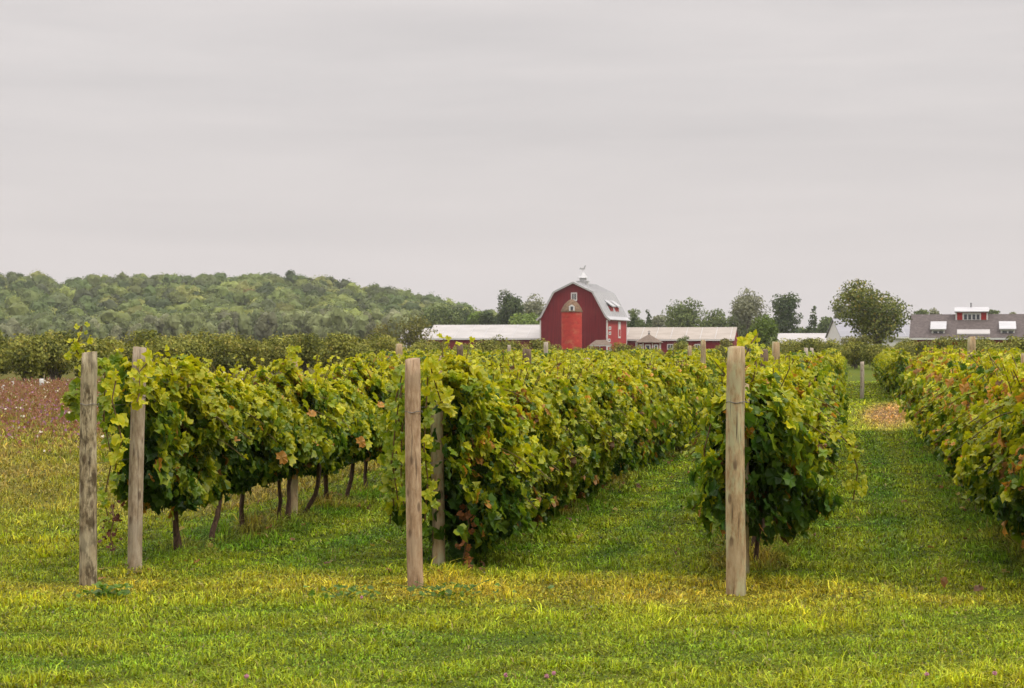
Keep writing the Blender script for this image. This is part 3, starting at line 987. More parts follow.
line_post(1, 20.5, 357, 10, M['post_lichen'], 'post wrapped in leaves rising from the left row among its bare trunks', 21)
line_post(1, 28.0, 356, 8, M['post_lichen'], 'post in the left row seen just left of the middle end post', 22)
line_post(1, 35.2, 349, 9.5, M['post_dark'], 'short dark brown post top above the leaves left of the barn', 23)
line_post(1, 43.2, 358, 7, M['post_pale'], 'short pale post top among yellow leaves below the red silo', 24)
line_post(0, 36.2, 344, 7.5, M['post_lichen'], 'grey end post of the short far row just left of the middle end post', 25)
line_post(0, 41.8, 344, 6.5, M['post_dark'], 'thin dark post in front of the left white shed', 26)
line_post(2, 43.0, 340, 5.5, M['post_lichen'], 'slim tall grey post in front of the cream roofed shed', 27)
line_post(2, 39.6, 346, 4.5, M['post_lichen'], 'slim low post just left of the slim tall post by the cream roofed shed', 28)
line_post(3, 18.8, 350, 9, M['post_dark'], 'dark moss topped post just right of the thick lichen spotted end post', 29)
line_post(3, 21.5, 342, 8.5, M['post_lichen'], 'grey post rising from the right row behind the moss topped post', 30)
line_post(3, 36.0, 348, 4.5, M['post_pale'], 'thin pale post far along the row behind the right post', 31)
line_post(3, 40.8, 348, 4, M['post_pale'], 'thinnest pale post at the far end of the row behind the right post', 32)
line_post(4, 17.8, 354, 12, M['post_lichen'], 'thick post top buried in orange leaves at the right edge', 33)
line_post(4, 26.2, 337, 9, M['post_lichen'], 'post with leaves on top in front of the grey shingle roof', 34)
post((px(862, 66), 66), 1.32, 0.075, M['post_pale'], 'short lone post at the far end of the grass alley', seed=35, loop=False)
post((px(509, 74), 74), zpx(345, 74), 0.07, M['post_pale'], 'tiny pale post in front of the left end of the white shed roof', seed=36, loop=False)
post((px(546, 66), 66), zpx(342, 66), 0.085, M['post_pale'], 'small pale post below the left corner of the red barn', seed=37, loop=False)
for k in (1, 2, 3, 4):
    a = row_pt(k, float(STARTS[k] @ RD)); bpt = row_pt(k, row_s_at_depth(k, 41))
    for z in (0.95, 1.42):
        b = MB()
        pts = [(a[0] + (bpt[0] - a[0]) * t, a[1] + (bpt[1] - a[1]) * t, z - 0.01 * math.sin(t * 18)) for t in np.linspace(0, 1, 24)]
        b.tube(pts, [0.002] * 24, 4)
        tag(b.build('trellis_wire', M['wire']), ('upper' if z > 1 else 'lower') + ' thin trellis wire strung along ' + ROWWORD[k], 'wire', 'trellis wires')


# ------------------------------------------------------------------ trees
def tree_meshes(seed, h, wdt, n, leaf, cols, crown0=0.25, clumps=14, trunk_r=0.18, sparse=0.0, conifer=False, depth=None, vase=0.0):
    """returns (trunk mesh, crown mesh)"""
    global rng
    kr = rng; rng = np.random.default_rng(seed)
    depth = depth or wdt
    cols = np.array(cols)
    cen, rad = [], []
    if conifer:
        for i in range(clumps):
            t = i / (clumps - 1)
            cen.append((rng.normal(0, wdt * 0.06), rng.normal(0, wdt * 0.06), h * (crown0 + (0.97 - crown0) * t))); rad.append(wdt * 0.55 * (1.05 - 0.8 * t) * rng.uniform(0.85, 1.15))
    else:
        for i in range(clumps):
            for _ in range(30):
                v = rng.uniform(-1, 1, 3)
                if 0.25 < np.linalg.norm(v) < 1: break
            rr = rng.uniform(0.20, 0.36) * min(wdt, h * (1 - crown0)) * (1.0 - 0.25 * abs(v[2]))
            cz = h * crown0 + rr * 0.6; ch = (h - h * crown0) / 2
            nw = 1 - vase * (0.5 - 0.5 * v[2]); nw = nw * (1.12 if vase else 1.0)
            cen.append((v[0] * (wdt / 2 - rr * 0.75) * nw, v[1] * (depth / 2 - rr * 0.75) * nw, h * crown0 + ch + v[2] * (ch - rr * 0.75))); rad.append(rr)
    cen = np.array(cen); rad = np.array(rad)
    wts = rad ** 2; wts /= wts.sum()
    ci = rng.choice(len(cen), n, p=wts)
    d = rng.normal(size=(n, 3)); d /= np.linalg.norm(d, axis=1, keepdims=True)
    rr = (0.45 + 0.6 * rng.random(n) ** 0.6)
    P = cen[ci] + d * (rad[ci] * rr)[:, None] * np.array([1, 1, 0.95 if conifer else 0.85])
    k = rng.random(n) > sparse * (vnoise(P[:, 0] * 1.3 + seed, P[:, 2] * 1.3, 41) > -0.1)
    P, d, ci = P[k], d[k], ci[k]
    m = len(P)
    cl = rng.random(len(cen))
    ct = np.clip(cl[ci] * 0.75 + rng.normal(0, 0.22, m), 0, 0.999) * (len(cols) - 1)
    c0 = np.floor(ct).astype(int)
    col = cols[c0] + (cols[np.minimum(c0 + 1, len(cols) - 1)] - cols[c0]) * (ct - c0)[:, None]
    col = col * rng.uniform(0.75, 1.25, (m, 1))
    V, Q, cc = quads(P, d + rng.normal(0, 0.6, (m, 3)) + np.array([0, 0, 0.3]), leaf * rng.uniform(0.6, 1.4, m), col)
    crown = np_mesh('crown', V, [Q], cc)
    crown.materials.append(M['tree_leaf'])
    b = MB()
    top = cen[:, 2].max()
    b.tube([(0, 0, -0.2), (rng.normal(0, 0.03 * h), 0, h * crown0), (rng.normal(0, 0.03 * h), rng.normal(0, 0.02 * h), top * 0.85)], [trunk_r * 1.3, trunk_r, trunk_r * 0.3], 8)
    if not conifer:
        for c in cen[:12]:
            z0 = h * crown0 * rng.uniform(0.8, 1.2)
            b.tube([(0, 0, z0), (c[0] * 0.5, c[1] * 0.5, (z0 + c[2]) / 2 + 0.05 * h), tuple(c)], [trunk_r * 0.55, trunk_r * 0.35, trunk_r * 0.12], 5)
    tm = bpy.data.meshes.new('trunk')
    tm.from_pydata(b.v, [], b.f)
    tm.materials.append(M['tree_bark'])
    rng = kr
    return tm, crown


def put_tree(name, x, d, tm, cm, label, cat, group=None, scale=1.0, rz=0.0, z=0.0, zs=1.0):
    o = empty(name, (x, d, z), rz)
    o.scale = (scale, scale, scale * zs)
    tag(o, label, cat, group)
    link('trunk', tm, None, o)
    link('crown', cm, None, o)
    return o


G_OLIVE = [(0.09, 0.095, 0.018), (0.16, 0.155, 0.032), (0.23, 0.21, 0.05)]
G_DARK = [(0.040, 0.065, 0.025), (0.075, 0.105, 0.038), (0.11, 0.14, 0.05)]
G_MID = [(0.085, 0.12, 0.04), (0.14, 0.18, 0.055), (0.20, 0.24, 0.075)]
G_BRIGHT = [(0.10, 0.15, 0.03), (0.165, 0.24, 0.045), (0.24, 0.30, 0.07)]
G_PALE = [(0.15, 0.165, 0.10), (0.22, 0.23, 0.14), (0.28, 0.28, 0.18)]
G_AUT = [(0.09, 0.105, 0.025), (0.17, 0.17, 0.035), (0.28, 0.23, 0.05), (0.36, 0.20, 0.06)]

G_ORCH = [(0.07, 0.085, 0.018), (0.17, 0.185, 0.032), (0.28, 0.285, 0.055), (0.34, 0.29, 0.07)]
# orchard of dwarf trees behind the vineyard
orch = [tree_meshes(300 + j, 2.75, 2.6, 2600, 0.15, G_ORCH, 0.02, 18, 0.05) for j in range(8)]


def front_depth(xp):
    return np.interp(xp, [-80, 0, 340, 540, 760, 830, 1024, 1110], [84, 88, 112, 150, 165, 150, 120, 112])


oi = 0
for row in range(3):
    xp = -50.0
    while xp < 1090:
        d = float(front_depth(xp)) + row * 4.6
        step = (1.7 if row == 0 else 2.0) / d * F
        jit = random.uniform(-0.25, 0.25) * step
        X = px(xp + jit, d)
        side = 'left' if xp < 420 else ('right' if xp > 780 else 'middle')
        frontword = ['front line', 'second line', 'third line'][row]
        hs = 1.0
        if 415 < xp <= 780: hs = 0.90 if xp < 555 else 0.78
        if xp > 780: hs = 0.93
        if (row > 1 and 430 < xp < 780) or (row and 555 < xp < 780):
            xp += step * 1.2; continue
        lab = {'left': 'olive green orchard tree in the ' + frontword + ' of the orchard below the wooded hill',
               'middle': 'low dark bush in the line of bushes between the vines and the farm buildings',
               'right': 'olive green orchard tree in the ' + frontword + ' below the grey shingle roof'}[side]
        tm, cm = orch[random.randrange(8)]
        put_tree('orchard_tree' if side != 'middle' else 'bush', X, d + random.uniform(-0.8, 0.8), tm, cm, lab, 'orchard tree' if side != 'middle' else 'bush',
                 {'left': 'orchard trees below the hill', 'middle': 'bushes in front of the barn', 'right': 'orchard trees on the right'}[side], hs * random.uniform(0.84, 1.14), random.uniform(0, 6.28), 0.0)
        xp += step
        oi += 1


def tree_px(name, x, ytop, wpx, d, cols, label, cat='tree', n=2600, leaf=None, crown0=0.15, clumps=16, sparse=0.0, conifer=False, seed=1, ground=0.0, vase=0.0):
    h = zpx(ytop, d) - ground
    wd = wpx / F * d
    tm, cm = tree_meshes(seed, h, wd, n, leaf or 1.7 / F * d, cols, crown0, clumps, 0.02 * h, sparse, conifer, vase=vase)
    return put_tree(name, px(x, d), d, tm, cm, label, cat, None, z=ground)


big = tree_px('round_tree', 877, 273, 100, 225, [(0.07, 0.09, 0.022), (0.145, 0.17, 0.034), (0.21, 0.225, 0.045), (0.25, 0.24, 0.055), (0.37, 0.25, 0.065)], 'large spreading tree with yellowing top standing in front of the grey roofed buildings', n=10500, leaf=0.32, clumps=21, crown0=0.16, sparse=0.35, vase=0.5, seed=57)
big.rotation_euler.z = math.pi
tree_px('shrub', 860, 330, 40, 190, G_OLIVE, 'round olive shrub at the foot of the large spreading tree', 'shrub', n=2500, leaf=0.22, crown0=0.05, seed=52)
tree_px('bushy_tree', 764, 312, 34, 235, G_BRIGHT, 'bright green bushy tree in front of the tall pale trees', n=3600, leaf=0.28, crown0=0.06, seed=53)
tree_px('shrub', 683, 332, 14, 240, G_MID, 'small loose shrub in front of the cream shed roof', 'shrub', n=900, leaf=0.25, crown0=0.05, seed=54)
tree_px('shrub', 727, 334, 17, 240, G_OLIVE, 'dull shrub at the right end of the cream shed roof', 'shrub', n=900, leaf=0.25, crown0=0.05, seed=55)
tree_px('feathery_tree', 408, 308, 54, 260, G_OLIVE, 'loose feathery tree in front of the left end of the white shed', n=2200, leaf=0.32, sparse=0.5, crown0=0.06, seed=56)
tree_px('shrub', 377, 318, 30, 265, G_OLIVE, 'dull green shrub left of the loose feathery tree', 'shrub', n=1200, leaf=0.3, sparse=0.4, crown0=0.05, seed=57)
far_trees = [
    ('broad_tree', 440, 300, 46, 470, G_MID, 'mid green broad tree above the left end of the white shed', 0.0),
    ('broad_tree', 464, 301, 34, 480, G_DARK, 'dark rounded tree above the middle of the white shed', 0.0),
    ('broad_tree', 479, 307, 26, 470, G_BRIGHT, 'lighter low tree right of the dark rounded tree', 0.0),
    ('broad_tree', 491, 303, 24, 465, G_DARK, 'narrow dark tree left of the tallest tree by the barn', 0.0),
    ('tall_tree', 509, 286, 30, 455, G_DARK, 'tallest dark open crowned tree left of the barn', 0.35),
    ('broad_tree', 523, 303, 34, 440, G_BRIGHT, 'bright green tree beside the barn roof', 0.0),
    ('bare_tree', 534, 292, 30, 480, G_PALE, 'pale thin crowned tree behind the left barn eave', 0.5),
    ('broad_tree', 633, 308, 24, 480, G_MID, 'mid green tree just right of the barn roof', 0.0),
    ('dark_conifer', 633, 315, 11, 400, G_DARK, 'small dark conifer nearest the barn', 0.0),
    ('dark_conifer', 648, 310, 12, 400, G_DARK, 'pointed dark conifer above the gazebo', 0.0),
    ('broad_tree', 662, 311, 28, 520, G_PALE, 'hazy pale tree right of the pointed dark conifer', 0.0),
    ('tall_tree', 684, 293, 42, 430, G_MID, 'broad grey green tree above the cream shed roof', 0.1),
    ('broad_tree', 714, 307, 30, 440, G_MID, 'lower grey green tree above the right end of the cream shed', 0.1),
    ('bare_tree', 748, 286, 40, 430, G_PALE, 'tall pale tree with see through crown', 0.45),
    ('broad_tree', 741, 308, 34, 445, G_MID, 'grey green tree under the tall pale see through crown', 0.0),
    ('tall_tree', 785, 286, 32, 420, G_DARK, 'tall dark oval tree right of the pale see through tree', 0.1),
    ('dark_conifer', 813, 306, 13, 430, G_DARK, 'small pointed conifer between the dark oval tree and the large spreading tree', 0.0),
    ('broad_tree', 801, 325, 26, 440, G_MID, 'low green tree left of the small pointed conifer', 0.0),
    ('broad_tree', 829, 314, 24, 460, G_MID, 'grey green tree just left of the large spreading tree', 0.0),
    ('broad_tree', 842, 298, 26, 470, G_PALE, 'taller hazy tree behind the left of the large spreading tree', 0.2),
    ('broad_tree', 921, 308, 22, 480, G_MID, 'hazy green tree above the left end of the grey shingle roof', 0.1),
    ('broad_tree', 936, 306, 20, 490, G_PALE, 'pale hazy tree left of the red roof cupola', 0.2),
    ('broad_tree', 994, 307, 20, 480, G_MID, 'small green tree showing over the shingle roof right of the cupola', 0.1),
    ('broad_tree', 1012, 311, 16, 500, G_PALE, 'smallest pale tree over the right end of the shingle roof', 0.2),
]
for j, (nm, x, yt, wp, d, cols, lab, sp) in enumerate(far_trees):
    wp = wp * 1.08
    tree_px(nm, x, yt, wp, d, cols, lab, n=4200 if nm != 'dark_conifer' else 1500, leaf=2.2 / F * d, sparse=sp * 0.7, conifer=(nm == 'dark_conifer'), seed=170 + j, crown0=0.10 if sp < 0.3 else 0.25, clumps=26 if nm != 'dark_conifer' else 14)

# ------------------------------------------------------------------ wooded hill
RX = np.array([-300, -100, 0, 60, 150, 240, 310, 350, 400, 440, 475, 520, 600, 760, 1024, 1300])
RY = np.array([270, 272, 273, 276, 277, 275, 277, 281, 291, 299, 310, 318, 323, 326, 328, 329])
HD0, HD1 = 640.0, 980.0


def hill_z(x, y):
    xp = 512 + F * x / y
    top = (HOR - np.interp(xp, RX, RY)) * HD1 / F + EYE - 11.5
    t = np.clip((y - HD0) / (HD1 - HD0), 0, 1)
    prof = t * t * (3 - 2 * t) * 0.35 + 0.65 * t
    back = np.clip((y - HD1) / 500, 0, 1)
    return np.maximum(top, 0.0) * prof * (1 - back) + 1.5 * vnoise(x / 40, y / 40, 51) * t - 0.4


hx = np.linspace(-560, 700, 90); hy = np.linspace(600, 1500, 60)
HX, HY = np.meshgrid(hx, hy)
nx, ny = 90, 60
ii = (np.arange(ny - 1)[:, None] * nx + np.arange(nx - 1)[None, :]).ravel()
hme = np_mesh('hill', np.stack([HX.ravel(), HY.ravel(), hill_z(HX.ravel(), HY.ravel())], 1), [np.stack([ii, ii + 1, ii + nx + 1, ii + nx], 1)], None, True)
M['hill'] = noise_mat('hill_soil', [(0.3, (0.03, 0.045, 0.015)), (0.7, (0.07, 0.09, 0.03))], nscale=0.05, rough=0.95)
tag(link('hill', hme, M['hill']), kind='structure')


def ico():
    import bmesh
    bm = bmesh.new(); bmesh.ops.create_icosphere(bm, subdivisions=2, radius=1.0)
    v = np.array([p.co[:] for p in bm.verts]); f = np.array([[q.index for q in k.verts] for k in bm.faces])
    bm.free()
    return v, f


def wood(name, label, pts, hts, wds, colsets, nleaf, leaf, seed, stretch=1.0):
    """a wood as one mesh: every crown is a cluster of rough lumps covered in leaf clumps"""
    global rng
    kr = rng; rng = np.random.default_rng(seed)
    iv, jf = ico()
    n = len(pts)
    Ps, Ns, Cs, Ss, LV, LC = [], [], [], [], [], []
    for i in range(n):
        x, y, z = pts[i]; h = hts[i]; wd = wds[i]
        base = colsets[i]
        nc = int(rng.integers(5, 9))
        for c in range(nc):
            a = rng.uniform(0, 6.283); rad = rng.uniform(0.0, 0.34) * wd; up = rng.uniform(-0.2, 0.2)
            cr = wd * rng.uniform(0.17, 0.30)
            cz = z + h * (0.62 + up) - 0.5 * rad * 0.6
            cc = np.array([x + rad * math.cos(a), y + rad * math.sin(a), min(cz, z + h - cr * stretch * 0.8)])
            tint = rng.uniform(0.8, 1.15)
            dis = 1 + rng.normal(0, 0.15, (len(iv), 1))
            LV.append(cc + iv * dis * cr * 0.92 * np.array([1, 1, stretch]))
            LC.append(base * tint * rng.uniform(0.75, 1.2, (len(iv), 1)))
            m = nleaf // nc
            d = rng.normal(size=(m, 3)); d[:, 2] = np.abs(d[:, 2]) * 0.9 - 0.15; d /= np.linalg.norm(d, axis=1, keepdims=True)
            Ps.append(cc + d * cr * np.array([1, 1, stretch]) * rng.uniform(0.92, 1.3, (m, 1)))
            Ns.append(d + np.array([0, 0, 0.3]) + rng.normal(0, 0.3, (m, 3)))
            Cs.append(base * tint * rng.uniform(0.75, 1.25, (m, 1)))
            Ss.append(np.full(m, leaf) * rng.uniform(0.6, 1.3, m))
    V, Q, col = quads(np.concatenate(Ps), np.concatenate(Ns), np.concatenate(Ss), np.concatenate(Cs))
    nl = len(LV)
    LF = (np.arange(nl)[:, None, None] * len(iv) + jf[None]).reshape(-1, 3) + len(V)
    me = np_mesh(name, np.concatenate([V] + LV), [Q, LF], np.concatenate([col] + LC))
    rng = kr
    return tag(link(name, me, M['tree_leaf']), label, 'woodland', kind='stuff')


g = np.random.default_rng(5)
n = 1050
y = g.uniform(HD0, HD1 + 30, n)
xp = g.uniform(-60, 560, n)
x = px(xp, y)
z = hill_z(x, y)
base = np.array([[0.095, 0.135, 0.036], [0.15, 0.19, 0.048], [0.20, 0.235, 0.056], [0.115, 0.14, 0.05], [0.25, 0.265, 0.066]])
cs = base[g.choice(5, n, p=[0.3, 0.28, 0.2, 0.14, 0.08])] * g.uniform(0.6, 1.35, (n, 1))
cs[g.random(n) < 0.006] = [0.22, 0.11, 0.05]
wood('hill_wood', 'dense mixed wood covering the long low hill on the left', np.stack([x, y, z], 1), g.uniform(8, 15, n), g.uniform(9, 15.5, n), cs, 330, 1.0, 61)
n = 420
y = g.uniform(540, 640, n); xp = g.uniform(-60, 560, n); x = px(xp, y)
hh = np.interp(xp, [0, 140, 200, 420, 470, 540], [9, 11, 13.5, 14.5, 10, 9]) * g.uniform(0.75, 1.1, n)
base2 = np.array([[0.17, 0.20, 0.07], [0.22, 0.25, 0.10], [0.13, 0.16, 0.06], [0.20, 0.21, 0.11]])
wood('foot_wood', 'paler upright trees massed along the foot of the wooded hill', np.stack([x, y, np.zeros(n) - 0.5], 1), hh, g.uniform(4.5, 8, n), base2[g.integers(0, 4, n)] * g.uniform(0.8, 1.2, (n, 1)), 260, 0.7, 62, 1.45)
n = 300
xp = g.uniform(520, 1100, n); y = g.uniform(700, 900, n); x = px(xp, y)
hh = (np.interp(xp, [520, 620, 700, 800, 1024], [14, 13.5, 11, 9, 8.5])) * g.uniform(0.7, 1.1, n)
wood('far_wood', 'hazy low woodland along the horizon behind the barn and the right hand roofs', np.stack([x, y, np.zeros(n) - 0.5], 1), hh, g.uniform(8, 13, n), base2[g.integers(0, 4, n)] * g.uniform(0.8, 1.1, (n, 1)), 150, 1.3, 63)


# ------------------------------------------------------------------ hazy air
hz = MB(); hz.box(-1560, 1560, -460, 2060, -3.0, 62.0)
hm = bpy.data.materials.new('hazy_air'); hm.use_nodes = True
hm.node_tree.nodes.clear()
ho = hm.node_tree.nodes.new('ShaderNodeOutputMaterial')
hv = hm.node_tree.nodes.new('ShaderNodeVolumePrincipled')
hv.inputs['Color'].default_value = (0.86, 0.87, 0.90, 1)
hv.inputs['Density'].default_value = 0.00011
hm.node_tree.links.new(hv.outputs[0], ho.inputs['Volume'])
tag(hz.build('haze', hm), kind='stuff')

# ------------------------------------------------------------------ barn
def window(root, cx, cz, wd, ht, y, fr=0.14, facing='front', bars=True, frame_mat='white', name='window'):
    """window in the wall plane y (front, -y) or x (side, +x): frame with a dark pane as its child"""
    b = MB()
    segs = [(-wd / 2, wd / 2, ht / 2 - fr, ht / 2), (-wd / 2, wd / 2, -ht / 2, -ht / 2 + fr), (-wd / 2, -wd / 2 + fr, -ht / 2 + fr, ht / 2 - fr), (wd / 2 - fr, wd / 2, -ht / 2 + fr, ht / 2 - fr)]
    if bars:
        segs += [(-fr / 4, fr / 4, -ht / 2 + fr, ht / 2 - fr)]
    for a0, a1, z0, z1 in segs:
        if facing == 'front': b.box(cx + a0, cx + a1, y - 0.08, y + 0.03, cz + z0, cz + z1)
        else: b.box(y - 0.03, y + 0.08, cx + a0, cx + a1, cz + z0, cz + z1)
    f = b.build(name, M[frame_mat], root)
    p = MB()
    if facing == 'front': p.box(cx - wd / 2 + fr, cx + wd / 2 - fr, y - 0.02, y + 0.02, cz - ht / 2 + fr, cz + ht / 2 - fr)
    else: p.box(y - 0.02, y + 0.02, cx - wd / 2 + fr, cx + wd / 2 - fr, cz - ht / 2 + fr, cz + ht / 2 - fr)
    p.build('pane', M['pane'], f)
    return f


def barn():
    ph = R(16.5)
    root = empty('barn', (10.29, 309.6, 0), -ph)
    tag(root, 'big dark red gambrel roofed barn with pale metal roof and white cupola', 'barn')
    Wd, L, ze, zb, zp, xb = 5.75, 14.6, 6.2, 10.75, 12.35, 3.35
    poly = [(-Wd, -0.2), (Wd, -0.2), (Wd, ze), (xb, zb), (0, zp), (-xb, zb), (-Wd, ze)]
    gw = MB(); gw.prism(poly, 0, 0.25)
    tag(gw.build('gable_wall', M['barn_red'], root))
    bw = MB(); bw.prism(poly, L - 0.25, L)
    bw.build('gable_wall', M['barn_red'], root)
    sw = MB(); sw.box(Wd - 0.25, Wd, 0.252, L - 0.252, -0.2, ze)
    o = sw.build('side_wall', M['barn_red_sunlit'], root); o['label'] = 'long side wall with sunlight painted into its red'
    sw = MB(); sw.box(-Wd, -Wd + 0.25, 0.252, L - 0.252, -0.2, ze)
    sw.build('side_wall', M['barn_red'], root)
    rf = MB()
    th = 0.16
    def slab(x0, z0, x1, z1):
        dx, dz = x1 - x0, z1 - z0; l = math.hypot(dx, dz); nx_, nz_ = -dz / l * th, dx / l * th
        if nz_ < 0: nx_, nz_ = -nx_, -nz_
        rf.prism([(x0, z0), (x1, z1), (x1 + nx_, z1 + nz_), (x0 + nx_, z0 + nz_)], -0.45, L + 0.35)
    e = 0.02
    for s in (-1, 1):
        slab(s * 0.0, zp + e, s * xb, zb + e)
        slab(s * xb, zb + e, s * (Wd - 0.15), ze + 0.45)
        slab(s * (Wd - 0.15), ze + 0.45, s * (Wd + 0.6), ze - 0.15)
    roof = rf.build('roof', M['metal_roof'], root)
    # standing seams on the roof
    sm = MB()
    for q in range(12):
        yy = 0.4 + q * 1.3
        for s in (1,):
            for (x0, z0, x1, z1) in ((0.1, zp - 0.03, xb, zb), (xb, zb, Wd - 0.15, ze + 0.45)):
                dx, dz = x1 - x0, z1 - z0; l = math.hypot(dx, dz); nx_, nz_ = -dz / l, dx / l
                if nz_ < 0: nx_, nz_ = -nx_, -nz_
                sm.prism([(x0 + nx_ * .17, z0 + nz_ * .17), (x1 + nx_ * .17, z1 + nz_ * .17), (x1 + nx_ * .25, z1 + nz_ * .25), (x0 + nx_ * .25, z0 + nz_ * .25)], yy, yy + 0.06)
    sm.build('roof_seam', M['galv'], roof)
    # rake trim and corner boards
    tr = MB()
    def rake(x0, z0, x1, z1):
        dx, dz = x1 - x0, z1 - z0; l = math.hypot(dx, dz); nx_, nz_ = -dz / l * 0.10, dx / l * 0.10
        if nz_ > 0: nx_, nz_ = -nx_, -nz_
        tr.prism([(x0, z0), (x1, z1), (x1 + nx_, z1 + nz_), (x0 + nx_, z0 + nz_)], -0.43, -0.34)
    for s in (-1, 1):
        rake(0, zp, s * xb, zb); rake(s * xb, zb, s * (Wd - .15), ze + .43); rake(s * (Wd - .15), ze + .43, s * (Wd + .6), ze - .17)
    tr.build('rake_trim', M['white'], root)
    for s in (-1, 1):
        cb = MB(); cb.box(s * Wd - 0.11, s * Wd + 0.11, -0.05, 0.22, 0, ze - 0.1)
        cb.build('corner_board', M['white'], root)
    cb = MB(); cb.box(Wd - 0.1, Wd + 0.05, L - 0.2, L + 0.05, 0, ze - 0.1); cb.build('corner_board', M['white'], root)
    window(root, 0.1, 10.0, 1.05, 1.4, -0.005, 0.2)
    # side wall openings
    for zz in (4.75, 3.9, 2.7, 1.9):
        window(root, 1.5 + (0.4 if zz > 3 else 0), zz, 1.5, 0.55, Wd + 0.005, 0.17, 'side', False)
    db = MB(); db.box(Wd + 0.004, Wd + 0.09, 8.0, 9.7, 3.1, 5.9)
    hd = db.build('hay_door', M['white'], root)
    hb = MB(); hb.box(Wd + 0.092, Wd + 0.12, 8.3, 9.4, 3.4, 4.6); hb.build('panel', M['barn_red_sunlit'], hd)
    window(root, 13.0, 1.5, 1.2, 1.0, Wd + 0.005, 0.16, 'side', False)
    # two shed dormers on the right slope
    for yy in (4.6, 8.7):
        d = MB()
        d.prism([(4.0, 7.2), (5.25, 7.2), (5.25, 8.35), (4.1, 9.0)], yy, yy + 2.1)
        dm = d.build('dormer', M['barn_red_sunlit'], root)
        r = MB(); r.prism([(3.6, 9.75), (5.65, 8.35), (5.65, 8.55), (3.65, 9.95)], yy - 0.3, yy + 2.4)
        r.build('dormer_roof', M['metal_roof'], dm)
    # louvred cupola with flared cap and weathervane
    cy = 6.4
    c = MB(); c.box(-0.8, 0.8, cy - 0.8, cy + 0.8, zp - 0.6, zp + 0.35); c.box(-0.95, 0.95, cy - 0.95, cy + 0.95, zp + 0.352, zp + 0.5)
    c.box(-0.5, 0.5, cy - 0.5, cy + 0.5, zp + 0.502, zp + 1.0)
    cu = c.build('cupola', M['galv'], root)
    lv = MB()
    for q in range(4):
        lv.box(-0.55, 0.55, cy - 0.86, cy - 0.802, zp - 0.4 + q * 0.18, zp - 0.3 + q * 0.18)
        lv.box(0.802, 0.86, cy - 0.55, cy + 0.55, zp - 0.4 + q * 0.18, zp - 0.3 + q * 0.18)
    lv.build('louvre', M['white'], cu)
    cap = MB(); cap.lathe([(0.98, zp + 1.0), (0.90, zp + 1.12), (0.62, zp + 1.35), (0.46, zp + 1.6), (0.24, zp + 1.9), (0.06, zp + 2.15)], 8, 0, cy)
    cap.build('cupola_cap', M['galv'], cu)
    wv = MB()
    wv.tube([(0, cy, zp + 2.0), (0, cy, zp + 2.55)], [0.06, 0.05], 6)
    wv.prism([(-0.62, zp + 2.5), (-0.5, zp + 2.85), (-0.32, zp + 2.72), (0.1, zp + 2.7), (0.3, zp + 3.05), (0.42, zp + 3.2), (0.6, zp + 3.05), (0.45, zp + 2.98), (0.36, zp + 2.6), (0.3, zp + 2.45), (-0.4, zp + 2.45)], cy - 0.04, cy + 0.04)
    wv.build('weathervane', M['galv'], cu)


barn()


def silo():
    d = 304.0
    root = empty('silo', (px(571.7, d), d, 0))
    tag(root, 'round orange red tile silo with shingled dome against the barn gable', 'silo')
    r = 1.68; h = 7.4
    b = MB(); b.lathe([(r, -0.2), (r, h)], 32); b.build('wall', M['silo_red'], root, smooth=False)
    hp = MB()
    for z in np.arange(0.8, 7.2, 0.9):
        hp.lathe([(r + 0.004, z), (r + 0.035, z + 0.01), (r + 0.035, z + 0.06), (r + 0.004, z + 0.07)], 32)
    hp.build('hoop', M['silo_red'], root)
    D = MB(); D.lathe([(r + 0.14, h - 0.08), (r + 0.12, h + 0.05), (r * 0.95, h + 0.55), (r * 0.72, h + 1.2), (r * 0.42, h + 1.72), (r * 0.15, h + 1.98), (0.02, h + 2.05)], 24)
    dm = D.build('dome', M['dome'], root, smooth=True)
    w_ = MB(); w_.prism([(-0.5, h + 0.12), (0.42, h + 0.12), (0.42, h + 0.85), (-0.04, h + 1.15), (-0.5, h + 0.85)], -r - 0.05, -r * 0.45)
    wd = w_.build('dormer', M['white'], dm)
    root2 = MB(); root2.box(-0.26, 0.18, -r - 0.075, -r - 0.052, h + 0.22, h + 0.82); root2.build('pane', M['pane'], root)


silo()


